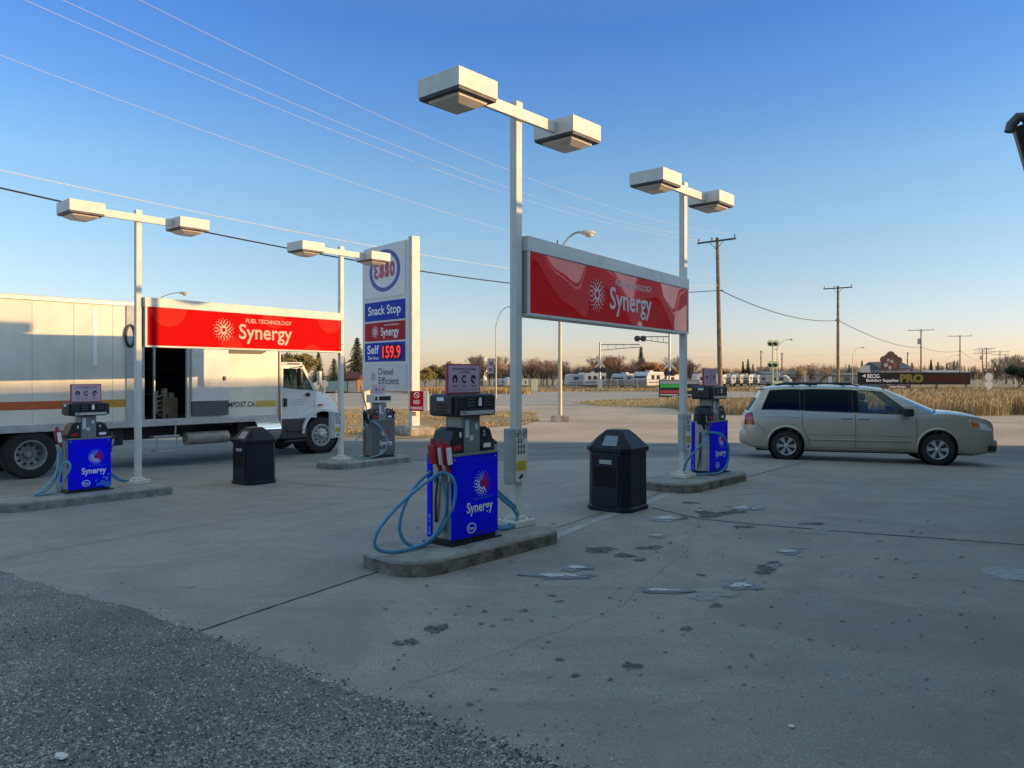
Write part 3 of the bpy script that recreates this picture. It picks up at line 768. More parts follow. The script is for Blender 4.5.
def make_pump(loc, label, front, head, hoses, nozz, wh=1.0, panel_txt=(True, ), grey=False, bubbles=False, boots=(('1', '2')), col='pump'):
    x, y = loc; t = thing('fuel_pump', label, 'fuel pump', (x, y, g(x, y)+IZ), ROT, None if grey else 'blue fuel pumps on the islands')
    w, d = .34, .18
    mb = MB(); mb.box(-w-.03, w+.03, -d-.03, d+.03, 0, .018); mb.box(-w+.015, w-.015, -d+.02, d-.02, .018, .075); mb.build('plinth', M['black'], t)
    mb = MB(); mb.box(-w+.004, w-.004, -d+.012, d-.012, .06, .89, .006); mb.build('cabinet', M['pump_grey'] if grey else M['steel'], t)
    for yy, nm in ((-d, 'front_panel'), (d-.014, 'rear_panel')):
        mb = MB(); mb.box(-w, w, yy, yy+.014, .055, .885, .004); fp = mb.build(nm, front, t)
        if nm == 'front_panel':
            for lx_ in (-.30, .30):
                mb = MB(); mb.cyl((lx_, yy-.004, .855), (lx_, yy+.001, .855), .009, n=10); mb.build('lock', M['galv'], fp)
            mb = MB(); mb.box(-w+.012, w-.012, yy-.0012, yy-.0004, .829, .832); mb.box(-.10, .14, yy-.0012, yy-.0004, .075, .088); mb.build('seam', M['ink'], fp)
            Y = -d-.0015
            if grey: emblem_parts(fp, .02, .60, .11, Y, (M['white'], M['bluelite'], M['red']))
            else: emblem_parts(fp, .10, .585, .135, Y, (M['white'], mat('light_blue_print', (.25, .42, .80), .4), M['red']))
            mb = MB(); text_into(mb, 'Synergy', -.13, .26, .265, .405, Y, .02); mb.build('lettering', M['white'], fp, recalc=False)
            mb = MB(); text_into(mb, 'Esso', -.10, -.02, .127, .163, Y, .02); mb.build('oval_lettering', M['white'], fp, recalc=False)
            mb = MB(); mb.ring(-.06, .145, .056, .068, Y, Y+.001, 24, .78); mb.build('oval_ring', M['white'], fp, recalc=False)
            mb = MB(); text_into(mb, 'FUEL TECHNOLOGY', -.03, .26, .425, .445, Y, .01); mb.build('fine_print', M['bluelite'] if not grey else M['galv'], fp, recalc=False)
            if bubbles:
                mb = MB()
                for bx, bz, br in ((.20, .13, .045), (.13, .10, .03), (.27, .20, .032), (.28, .10, .055), (.22, .22, .02), (.10, .17, .018), (.30, .27, .018)): mb.disc(bx, bz, br, Y+.0006, 20, Y+.001)
                mb.build('bubble_print', M['bluelite'], fp, recalc=False)
    # coloured strips wrapping on to the narrow sides
    for s in (-1, 1):
        mb = MB(); mb.box(s*w-.006, s*w+.006, d-.075, d-.016, .06, .88); sp = mb.build('side_strip', front, t)
        if not grey:
            mb = MB()
            for zz, r in ((.22, .016), (.27, .022), (.15, .02), (.10, .024)): mb.cyl((s*(w+.0065), d-.045, zz), (s*(w+.0075), d-.045, zz), r, n=12)
            mb.build('bubble_print', M['bluelite'], sp)
    mb = MB(); mb.box(-w-.008, w+.008, -d-.008, d+.008, .885, .91, .006); mb.build('top_ledge', M['pump_grey'], t)
    # column
    mb = MB(); mb.box(-.12, .12, -.13, .13, .91, 1.30, .008); cl = mb.build('column', M['pump_grey'], t)
    mb = MB(); mb.box(-.1225, -.1205, -.10, .10, 1.13, 1.27); cp = mb.build('side_plate', mat('beige_plate', (.42, .40, .36), .5), cl)
    mb = MB(); mb.box(-.10, -.045, -.1325, -.1305, 1.06, 1.25); mb.box(-.035, .015, -.1325, -.1305, 1.03, 1.08); mb.box(.045, .085, -.1325, -.1305, 1.14, 1.20); mb.build('sticker', mat('pale_sticker', (.55, .66, .68), .4), cl)
    mb = MB(); mb.box(.04, .095, -.1327, -.1307, 1.215, 1.255); mb.build('sticker', mat('dull_red_sticker', (.35, .10, .10), .4), cl)
    # nozzle boots, sloping outward downwards
    for s, num in ((-1, boots[0]), (1, boots[1])):
        mb = MB(); mb.prism([(s*.122, .912), (s*.335, .912), (s*.335, .97), (s*.27, 1.135), (s*.20, 1.165), (s*.122, 1.165)], -.135, .135, 'y')
        bt = mb.build('nozzle_boot', M['black'], t, bevel=.008)
        mb = MB(); text_into(mb, num, s*.175-.014, s*.175+.014, 1.07, 1.125, -.1365, .02); mb.build('lettering', M['white'], bt, recalc=False)
        mb = MB(); mb.box(s*.22-.055, s*.22+.055, -.1375, -.1355, .945, .99)
        mb.build('sticker', M['red'] if s < 0 else M['white'], bt)
    # head
    hw, hd = .29, .20
    mb = MB()
    if grey:
        mb.box(-.27, .27, -.15, .15, 1.31, 1.50, .012)
    else:
        mb.box(-hw, hw, -hd, hd, 1.28, 1.505, .03)
        mb.box(-hw-.035, -hw+.01, -hd+.04, hd-.04, 1.30, 1.49, .015); mb.box(hw-.01, hw+.035, -hd+.04, hd-.04, 1.30, 1.49, .015)
    h = mb.build('display_head', M['white_metal'] if grey else M['black'], t)
    Y = (-.15 if grey else -hd)-.004
    dw = mat('display_window', (.012, .014, .016), .12)
    mb = MB(); mb.box(-.17 if not grey else -.12, .23, Y, Y+.008, 1.365 if not grey else 1.36, 1.485 if not grey else 1.46, .003); ds = mb.build('display_window', dw, h)
    mb = MB()
    if not grey:
        for cx in (-.09, .16):
            for k in range(3): mb.box(cx-.055, cx+.055, Y-.0012, Y-.0004, 1.385+.032*k, 1.402+.032*k)
        mb.build('digits', mat('dim_display_digits', (.06, .065, .06), .3), ds)
        mb = MB(); mb.box(-hw+.05, hw-.03, Y-.001, Y+.006, 1.297, 1.338); st = mb.build('label_strip', mat('silver_strip', (.55, .55, .54), .35, .3), h)
        mb = MB(); text_into(mb, 'STOP', -hw+.07, -hw+.13, 1.306, 1.328, Y-.002, .02); mb.build('lettering', M['ink'], st, recalc=False)
        mb = MB(); mb.box(.02, .065, Y-.002, Y+.004, 1.385, 1.445); mb.disc(.043, 1.452, .02, Y-.002, 10, Y+.003); mb.build('sticker', M['white'], h)
        mb = MB(); mb.box(-hw-.037, -hw-.0345, -.05, .05, 1.44, 1.475); mb.build('sticker', M['white'], h)
        mb = MB()
        for k in range(3): mb.box(-hw-.0375, -hw-.0345, -.09, .05, 1.325+.033*k, 1.342+.033*k)
        mb.build('side_display', dw, h)
    else:
        for cx in (-.04, .10):
            for k in range(5): mb.box(cx+.026*k-.03, cx+.026*k-.014, Y-.0012, Y-.0004, 1.385, 1.43)
        mb.build('digits', mat('dim_display_digits', (.06, .065, .06), .3), ds)
        mb = MB(); mb.box(-.24, -.17, Y, Y+.008, 1.36, 1.46, .003); mb.build('card_reader', M['black'], h)
        mb = MB(); mb.box(-.08, .08, -.09, .09, 1.14, 1.315); mb.build('neck', M['galv'], cl)
    # poster standing on the head
    pw = .245 if not grey else .19; ph = .31 if not grey else .24; z0 = 1.505 if not grey else 1.50
    mb = MB(); mb.box(-pw, pw, -.015, .015, z0, z0+ph, .004); ps = mb.build('topper_frame', M['posterframe'] if not grey else M['pink'], t)
    mb = MB(); mb.box(-pw+.018, pw-.018, -.018, -.0155, z0+.016, z0+ph-.016); pp = mb.build('poster', M['pink'], ps)
    mb = MB(); Y = -.0195
    for k, cx in enumerate((-.135, 0, .135)):
        cx *= pw/.245; r = .036*pw/.245
        if k == 1: mb.ring(cx, z0+ph*.49, r*.55, r*1.05, Y, Y+.001, 20, 1.15, 35, 330)
        else:
            mb.ring(cx, z0+ph*.49, r*.42, r*1.02, Y, Y+.001, 20, 1.25, -60 if k == 0 else 0, 250 if k == 0 else 300); mb.disc(cx+.008, z0+ph*.55, r*.42, Y, 10, Y+.001)
        mb.box(cx-.034, cx+.034, Y, Y+.001, z0+ph*.265, z0+ph*.282); mb.box(cx-.026, cx+.026, Y, Y+.001, z0+ph*.225, z0+ph*.24)
    for cx in (-.068, .068): mb.disc(cx*pw/.245, z0+ph*.42, .004, Y, 8, Y+.001)
    if not grey:
        text_into(mb, 'STOP THE SPREAD OF GERMS', -.17, .17, z0+ph*.80, z0+ph*.86, Y, .02); text_into(mb, 'AT THE PUMP', -.07, .075, z0+ph*.70, z0+ph*.755, Y, .02)
        mb.box(-.2, .2, Y, Y+.001, z0+ph*.135, z0+ph*.142)
    mb.build('pictograms', M['ink'], pp, recalc=False)
    for (nx, ny, nz, s, red) in nozz: nozzle(t, nx, ny, nz, s, red, False)
    for pts, r, m in hoses:
        mb = MB(); mb.tube(spline(pts), r, 9); mb.build('hose', m, t, smooth=True)
    return t
HB = M['hose']
def left_hoses(a=1.0, m=HB):
    """two loops hanging out on the narrow left side and coming back to the cabinet"""
    return [([(-.42, -.07, .72), (-.62*a, -.07, .60), (-.86*a, -.04, .42), (-1.0*a, 0, .24), (-1.0*a, .02, .10), (-.86*a, 0, .03), (-.62*a, -.02, .028), (-.42*a, -.05, .10), (-.35, -.10, .34), (-.36, -.10, .55), (-.40, -.06, .70), (-.38, -.03, .73), (-.36, 0, .70)], .017, m),
            ([(-.40, .06, .73), (-.52*a, .06, .62), (-.66*a, .07, .42), (-.70*a, .08, .20), (-.62*a, .05, .05), (-.46*a, .0, .03), (-.36, -.06, .16), (-.33, -.17, .36), (-.31, -.20, .55), (-.34, -.19, .68), (-.385, -.12, .735), (-.42, -.03, .70), (-.38, .0, .62)], .017, m),
            ([(-.35, .0, .72), (-.365, .02, .50), (-.36, .03, .40), (-.35, .04, .22)], .012, M['black'])]
def right_hoses(m=HB):
    return [([(.36, .0, .60), (.44, .02, .50), (.62, .02, .34), (.80, .0, .20), (.84, -.02, .09), (.74, -.04, .03), (.54, -.05, .03), (.40, -.02, .08), (.345, 0, .16)], .017, m),
            ([(.36, .05, .68), (.46, .06, .54), (.66, .06, .38), (.86, .04, .22), (.90, .02, .10), (.78, .02, .045), (.58, .0, .04), (.42, .03, .12), (.345, .06, .22)], .017, m)]
c = W(5.69, 5.617)
make_pump((c.x, c.y), 'blue fuel pump nearest the camera with hoses looped at left', M['blue'], None, left_hoses(1.13) + right_hoses(),
          [(-.40, -.02, .80, -1, True), (-.36, -.10, .80, -1, True), (.385, .02, .80, 1, False)])
c = W(5.137, 14.1)
hp = M['hose_pale']
make_pump((c.x, c.y), 'blue fuel pump on left island in front of the truck rear wheel', M['blue'], None,
          [([(-.44, -.08, .78), (-.46, -.09, .5), (-.52, -.1, .3), (-.70, -.12, .10), (-.80, -.1, .03), (-.66, -.1, .025), (-.48, -.1, .06), (-.38, -.12, .22), (-.32, -.2, .42), (-.34, -.2, .52), (-.40, -.15, .50), (-.44, -.12, .34), (-.48, -.12, .16), (-.46, -.1, .05)], .019, hp),
           ([(-.38, -.04, .74), (-.40, -.05, .5), (-.47, -.06, .3), (-.62, -.06, .08), (-.74, -.04, .03)], .019, hp),
           ([(.37, 0, .55), (.38, 0, .35), (.46, .0, .22), (.60, 0, .12), (.72, 0, .10)], .014, M['hose']),
           ([(.37, .05, .5), (.40, .05, .28), (.52, .05, .14), (.66, .05, .08), (.74, .05, .11)], .014, M['hose'])],
          [(-.43, -.06, .84, -1, True), (.385, 0, .70, 1, False)], bubbles=True, boots=('3', '4'))
c = W(12.39, 6.2)
make_pump((c.x, c.y), 'blue fuel pump on the far right island near the van', M['blue'], None,
          [([(-.38, -.05, .70), (-.56, -.2, .60), (-.86, -.2, .48), (-.98, -.1, .30), (-.92, 0, .10), (-.75, 0, .03), (-.5, -.15, .03), (-.2, -.28, .04), (.0, -.32, .16), (.04, -.34, .38), (-.06, -.34, .58), (-.22, -.3, .70), (-.36, -.14, .73)], .019, HB),
           ([(.36, 0, .72), (.46, 0, .70), (.62, .0, .55), (.70, 0, .38), (.64, 0, .16), (.50, 0, .04), (.38, 0, .03)], .019, HB),
           ([(-.35, 0, .72), (-.37, .0, .5), (-.36, 0, .36), (-.38, .03, .1)], .012, M['black'])],
          [(-.40, -.05, .84, -1, False), (.385, 0, .82, 1, False)], boots=('5', '6'))
c = W(11.87, 14.55)
make_pump((c.x, c.y), 'dark grey fuel pump with white head on the far island', M['panel_grey'], None,
          [([(-.37, -.02, .90), (-.45, -.06, 1.25), (-.58, -.08, 1.55), (-.62, -.08, 1.72)], .014, M['pump_grey']),
           ([(-.37, 0, .80), (-.50, 0, .64), (-.74, 0, .40), (-.80, 0, .16), (-.62, -.05, .03), (-.36, -.2, .04), (-.10, -.28, .14), (.0, -.30, .34), (-.06, -.28, .58), (-.24, -.24, .80), (-.36, -.1, .90)], .017, hp),
           ([(.36, 0, .9), (.42, 0, .6), (.40, 0, .3), (.35, .02, .14)], .014, M['hose'])],
          [(-.39, 0, .88, -1, False), (.385, 0, .88, 1, False)], grey=True, boots=('7', '8'))

# ---- litter bins
def bin_(x, y, label, lid_lit):
    t = thing('litter_bin', label, 'trash bin', (x, y, g(x, y)), R(52), 'dark litter bins on the forecourt')
    def octa(h, c): return [(-h+c, -h), (h-c, -h), (h, -h+c), (h, h-c), (h-c, h), (-h+c, h), (-h, h-c), (-h, -h+c)]
    def lay(mb, rings):
        vs = []; 
        for h, c, z in rings: vs += [(a, b, z) for a, b in octa(h, c)]
        n = len(rings); mb.add(vs, [(8*k+i, 8*k+(i+1) % 8, 8*k+8+(i+1) % 8, 8*k+8+i) for k in range(n-1) for i in range(8)] + [tuple(range(8))[::-1], tuple(range(8*n-8, 8*n))])
    mb = MB(); lay(mb, [(.345, .11, 0), (.345, .11, .05), (.325, .10, .065), (.32, .10, .80)]); body = mb.build('body', M['navy'], t)
    mb = MB(); lay(mb, [(.335, .105, .80), (.352, .11, .815), (.352, .11, .86), (.34, .105, .872), (.20, .04, 1.02), (.13, .03, 1.09), (.12, .03, 1.095)]); lid = mb.build('lid', M['navy'], t)
    # side doors with an opening, one on each of two faces
    for k in range(2):
        Rm = Matrix.Rotation(R(-90*k if k == 1 else 0), 4, 'Z'); 
        mb = MB(); mb.M = Matrix.Rotation(R(0 if k == 0 else -90), 4, 'Z')
        y0 = -.326
        mb.box(-.20, .20, y0-.012, y0+.004, .09, .33, .004); mb.box(-.20, .20, y0-.012, y0+.004, .60, .76, .004)
        mb.box(-.205, -.17, y0-.012, y0+.004, .33, .60); mb.box(.17, .205, y0-.012, y0+.004, .33, .60); 
        if k == 1: dr = mb.build('door_frame', M['navy'], t)
        else: dr = None
        if k == 1:
            mb = MB(); mb.M = Matrix.Rotation(R(-90), 4, 'Z'); mb.box(-.17, .17, y0-.003, y0+.002, .33, .60); mb.build('opening', mat('bin_opening_black', (.003, .003, .004), .9), dr)
            mb = MB(); mb.M = Matrix.Rotation(R(-90), 4, 'Z'); mb.box(-.09, .10, y0-.016, y0-.0125, .645, .70); mb.build('label_plate', mat('grey_label', (.38, .39, .40), .5), dr)
    # sloped pale patch on the pyramid lid, lit or shaded look put into its colour
    mb = MB(); mb.M = Matrix.Rotation(R(-90), 4, 'Z')
    def L(s, f): h = .342 + (.198-.342)*f; return (s, -h-.004, .872 + (1.02-.872)*f + .003)
    mb.add([L(-.06, .12), L(.17, .12), L(.13, .98), L(-.07, .98)], [(0, 1, 2, 3)]); mb.build('lid_flap', mat('glossy_lid_flap_light_tint', (.20, .24, .30) if not lid_lit else (.45, .42, .40), .22), lid)
    return t
bin_(1.47, 10.68, 'dark navy bin with pyramid lid between the right lamp posts', False)
bin_(-5.08, 15.15, 'dark navy bin with pyramid lid in front of the truck', True)
# ---- price pylon
def pylon():
    a = Vector((xat(367.5, 30), 30, 0)); b = Vector((xat(412.5, 27.6), 27.6, 0)); d = b-a; L = d.length; rz = math.atan2(d.y, d.x); gz = -.3
    t = thing('price_sign_tower', 'tall white fuel price sign tower with round oval logo', 'sign', (a.x, a.y, gz), rz)
    Z = lambda v: zat(v, 27.9) - gz
    top = zat(240, 27.7)-gz; bot = Z(391)
    mb = MB(); mb.box(0, L-.05, -.16, .16, bot, top, .01); fr = mb.build('sign_box', mat('sign_grey_white', (.66, .65, .64), .5, 0, .08, 3), t)
    for x0 in (L-.03, L+.11):
        mb = MB(); mb.box(x0, x0+.11, -.17, .17, 0, top+.1, .02); mb.build('post', M['white_metal'], t)
    mb = MB(); mb.box(-.16, -.01, -.13, .13, 0, top-.05, .02); mb.build('post', M['white_metal'], t)
    y = -.165
    def panel(v0, v1, m, nm='panel', x0=.10, x1=None):
        mb = MB(); mb.box(x0, (x1 or L-.22), y-.012, y, Z(v1), Z(v0), .003); return mb.build(nm, m, t)
    W0, W1 = .10, L-.22; yy = y-.0135
    lp = panel(241, 295, mat('pale_sign_panel', (.74, .73, .73), .5, 0, .05, 2, spec=.2), 'logo_panel')
    cx = (W0+W1)/2+.02; cz = (Z(244)+Z(291))/2; r = (Z(244)-Z(291))/2*.93
    mb = MB(); mb.ring(cx, cz, r*.80*1.38, r*1.38, yy-.001, yy, 48, .72); mb.build('logo_ring', mat('logo_blue', (.012, .03, .30), .4), lp)
    mb = MB(); k = r*.95; z0 = cz-r*.33; z1 = cz+r*.33
    text_into(mb, '3', cx-k, cx-k*.52, z0-.03, z1+.06, yy-.002, .035, True)
    text_into(mb, 's', cx-k*.47, cx-k*.02, z0-.01, z1, yy-.002, .05); text_into(mb, 's', cx+k*.03, cx+k*.46, z0-.01, z1+.02, yy-.002, .05); text_into(mb, 'o', cx+k*.50, cx+k*.97, z0-.01, z1+.05, yy-.002, .05)
    mb.build('lettering', mat('logo_red', (.42, .008, .03), .4), lp, recalc=False)
    sb = mat('sign_blue_panel', (.008, .035, .40), .5, 0, .1, 3, spec=.15); sr = mat('sign_maroon_panel', (.42, .006, .022), .5, 0, .1, 3, spec=.15)
    def txt(par, items, m):
        mb = MB()
        for s, x0, x1, v0, v1, bd in items: text_into(mb, s, W0+(W1-W0)*x0, W0+(W1-W0)*x1, Z(v1), Z(v0), yy-.001, bd)
        mb.build('lettering', m, par, recalc=False)
    p = panel(299, 318.5, sb); txt(p, [('Snack Stop', .09, .90, 303, 315.5, .015)], M['white'])
    p = panel(320.5, 339.5, sr); txt(p, [('Synergy', .42, .86, 326, 337.5, .015), ('FUEL TECHNOLOGY', .50, .86, 322.8, 324.6, .01)], M['white'])
    mb = MB(); emblem(mb, W0+(W1-W0)*.27, (Z(322)+Z(338))/2, .26, yy-.001); mb.build('emblem', M['white'], p, recalc=False)
    p = panel(341.5, 361, sb); txt(p, [('Self', .07, .37, 344, 353, .02), ('Service', .09, .36, 355.3, 359, .012)], M['white'])
    mb = MB(); mb.box(W0+(W1-W0)*.44, W0+(W1-W0)*.92, yy-.003, yy, Z(359), Z(344)); sc = mb.build('price_screen', mat('led_screen', (.03, .003, .02), .4, spec=.1), p)
    mb = MB(); text_into(mb, '159.9', W0+(W1-W0)*.46, W0+(W1-W0)*.90, Z(358), Z(345), yy-.0045, .02); mb.build('digits', mat('led_red', (.6, .01, .015), .5, emis=((1.0, .01, .02), .40)), sc, recalc=False)
    p = panel(364.5, 388, mat('diesel_panel_white', (.62, .61, .63), .5, 0, .05, 2, spec=.2), x1=L-.12)
    txt(p, [('Diesel', .36, .72, 368, 375, .012), ('Efficient', .36, .86, 377, 384.5, .012)], M['ink'])
    mb = MB(); emblem(mb, W0+(W1-W0)*.22, Z(377), .22, yy-.001); mb.build('emblem', mat('dull_red_print', (.4, .08, .08), .5), p, recalc=False)
    # concrete foot
    fx = (L+.13); mb = MB(); mb.box(fx-.62, fx+.58, -.55, .50, 0, .34, .12); mb.build('concrete_foot', mat('rough_concrete_foot', (.42, .38, .32), .9, 0, .5, 3, .8, 15), t)
    # no parking sign on the post
    s = thing('no_parking_sign', 'red no parking sign box on the price tower post', 'sign', (b.x+.05, b.y-.62, gz), R(0))
    Y = b.y-.64; x0 = xat(410, Y)-s.location.x; x1 = xat(423.5, Y)-s.location.x; z0 = zat(411, Y)-gz; z1 = zat(391, Y)-gz
    mb = MB(); mb.box(x0, x1+.16, -.04, .12, z0, z1, .01); bx = mb.build('box', M['white_metal'], s)
    mb = MB(); mb.box(x0, x1, -.055, -.042, z0, z1, .003); pl = mb.build('plate', sr, s)
    mb = MB(); cx = (x0+x1)/2; h = z1-z0; w = x1-x0
    mb.ring(cx, z1-h*.2, w*.17, w*.22, -.058, -.0565, 20); mb.add([(cx-w*.14, -.0575, z1-h*.2+w*.1), (cx-w*.1, -.0575, z1-h*.2+w*.14), (cx+w*.14, -.0575, z1-h*.2-w*.1), (cx+w*.1, -.0575, z1-h*.2-w*.14)], [(0, 1, 2, 3)])
    text_into(mb, 'NO', cx-w*.22, cx+w*.22, z0+h*.34, z0+h*.56, -.057, .03); text_into(mb, 'PARKING', cx-w*.42, cx+w*.42, z0+h*.08, z0+h*.22, -.057, .03)
    mb.build('lettering', M['white'], pl, recalc=False)
    s2 = thing('small_placard', 'tiny cream placard under the red no parking sign', 'sign', (b.x-.04, b.y-.5, gz)); Y = b.y-.5
    mb = MB(); mb.box(xat(412, Y)-s2.location.x, xat(416, Y)-s2.location.x, -.02, 0, zat(416, Y)-gz, zat(411.8, Y)-gz); mb.build('plate', mat('cream_placard', (.6, .5, .33), .5), s2)
pylon()

# ================================================================== VEHICLES
def wheel(t, x, y, z, r, width, style, side=-1, turn=0.0, rimr=.62):
    """side -1: outer face looks to local -y"""
    w = thing('wheel', '', '', (x, y, z), R(turn)); del w['label']; del w['category']; w.parent = t
    s = side; h = width/2
    mb = MB(); rr = r*rimr
    mb.lathe([(rr, -h*.9), (rr*1.05, -h), (r*.90, -h), (r*.975, -h*.82), (r, -h*.5), (r, h*.5), (r*.975, h*.82), (r*.9, h), (rr*1.05, h), (rr, h*.9), (rr, -h*.9)], (0, 0, 0), 'y', 40)
    mb.build('tyre', M['rubber'], w, smooth=True)
    mb = MB()
    if style == 'car':
        mb.lathe([(rr*1.0, s*h*.9), (rr*.94, s*h*.86), (rr*.90, s*h*.35), (rr*.9, -s*h*.8)], (0, 0, 0), 'y', 40)
        for k in range(6):
            a = 2*math.pi*k/6
            for da in (-.13, .13):
                c, sn = math.cos(a+da), math.sin(a+da); c2, s2 = math.cos(a+da*.4), math.sin(a+da*.4)
                px, pz = -sn*rr*.062, c*rr*.062
                vs = []
                for yy in (s*h*.80, s*h*.60):
                    vs += [(c2*rr*.16-px, yy, s2*rr*.16-pz), (c2*rr*.16+px, yy, s2*rr*.16+pz), (c*rr*.95+px*1.6, yy-s*.0, sn*rr*.95+pz*1.6), (c*rr*.95-px*1.6, yy, sn*rr*.95-pz*1.6)]
                mb.add(vs, [(0, 1, 2, 3), (4, 7, 6, 5), (0, 4, 5, 1), (1, 5, 6, 2), (2, 6, 7, 3), (3, 7, 4, 0)])
        mb.lathe([(0, s*h*.88), (rr*.13, s*h*.88), (rr*.22, s*h*.8), (rr*.24, s*h*.6)], (0, 0, 0), 'y', 20)
        mb.build('rim', M['rim'], w, smooth=True)
        mb = MB(); mb.lathe([(0, s*h*.42), (rr*.9, s*h*.42)], (0, 0, 0), 'y', 24); mb.build('brake_disc', M['dark_metal'], w)
    else:
        dd = 1.0 if style == 'front' else -1.0
        hub = h*(1.12 if style == 'front' else -.25)
        mb.lathe([(rr*1.03, s*h*.98), (rr*.96, s*h*.98), (rr*.90, s*h*.78), (rr*.84, s*(h*.45 if style == 'front' else -h*.1)), (rr*.62, s*(hub*.85)), (rr*.32, s*hub*.9), (rr*.30, s*(hub+.05)), (rr*.16, s*(hub+.09)), (0, s*(hub+.09))], (0, 0, 0), 'y', 40)
        mb.build('rim', M['rim'] if style == 'front' else mat('dusty_steel_rim', (.34, .33, .31), .5, .4, .3, 8), w, smooth=True)
        mb = MB()
        for k in range(10):
            a = 2*math.pi*k/10; rad = rr*.68; yy = s*(hub*.80 if style == 'front' else hub*.6)
            mb.cyl((math.cos(a)*rad, yy+s*.10*h, math.sin(a)*rad), (math.cos(a)*rad, yy+s*(.18 if style == 'front' else .30)*h, math.sin(a)*rad), rr*.095, n=10)
        mb.build('hand_holes', M['black'], w)
        mb = MB()
        for k in range(10):
            a = 2*math.pi*(k+.5)/10; rad = rr*.42; mb.cyl((math.cos(a)*rad, s*hub*.85, math.sin(a)*rad), (math.cos(a)*rad, s*(hub*.85+.04), math.sin(a)*rad), .016, n=6)
        mb.build('lug_nuts', M['chrome'], w)
    return w

def lerp_tab(tab, x):
    if x <= tab[0][0]: return tab[0][1]
    for (a, fa), (b, fb) in zip(tab, tab[1:]):
        if x <= b:
            t = (x-a)/(b-a); t = t*t*(3-2*t)*.5 + t*.5; return fa + (fb-fa)*t
    return tab[-1][1]

def car_paint(name, col, flake=.6):
    b = NB(name, .32)
    b.p.inputs['Metallic'].default_value = flake; b.p.inputs['Coat Weight'].default_value = .6; b.p.inputs['Coat Roughness'].default_value = .06
    tc = b.n.new('ShaderNodeTexCoord'); nz = b.noise(2.0, 5, .6, vec=tc.outputs['Object'])
    sp = b.n.new('ShaderNodeSeparateXYZ'); b.l.new(tc.outputs['Object'], sp.inputs[0])
    dirt = b.math('MULTIPLY', b.ramp(sp.outputs['Z'], .75, .25, 0, .55), b.ramp(nz, .3, .6, .4, 1))
    b.color(b.mix(dirt, b.mix(b.ramp(nz, .35, .7, 0, .2), col, tuple(c*.8 for c in col)), (.26, .22, .17)))
    b.l.new(b.ramp(dirt, 0, .5, .30, .7), b.p.inputs['Roughness'])
    return b.m
M['van_paint'] = car_paint('beige_silver_car_paint', (.55, .495, .40), .5)

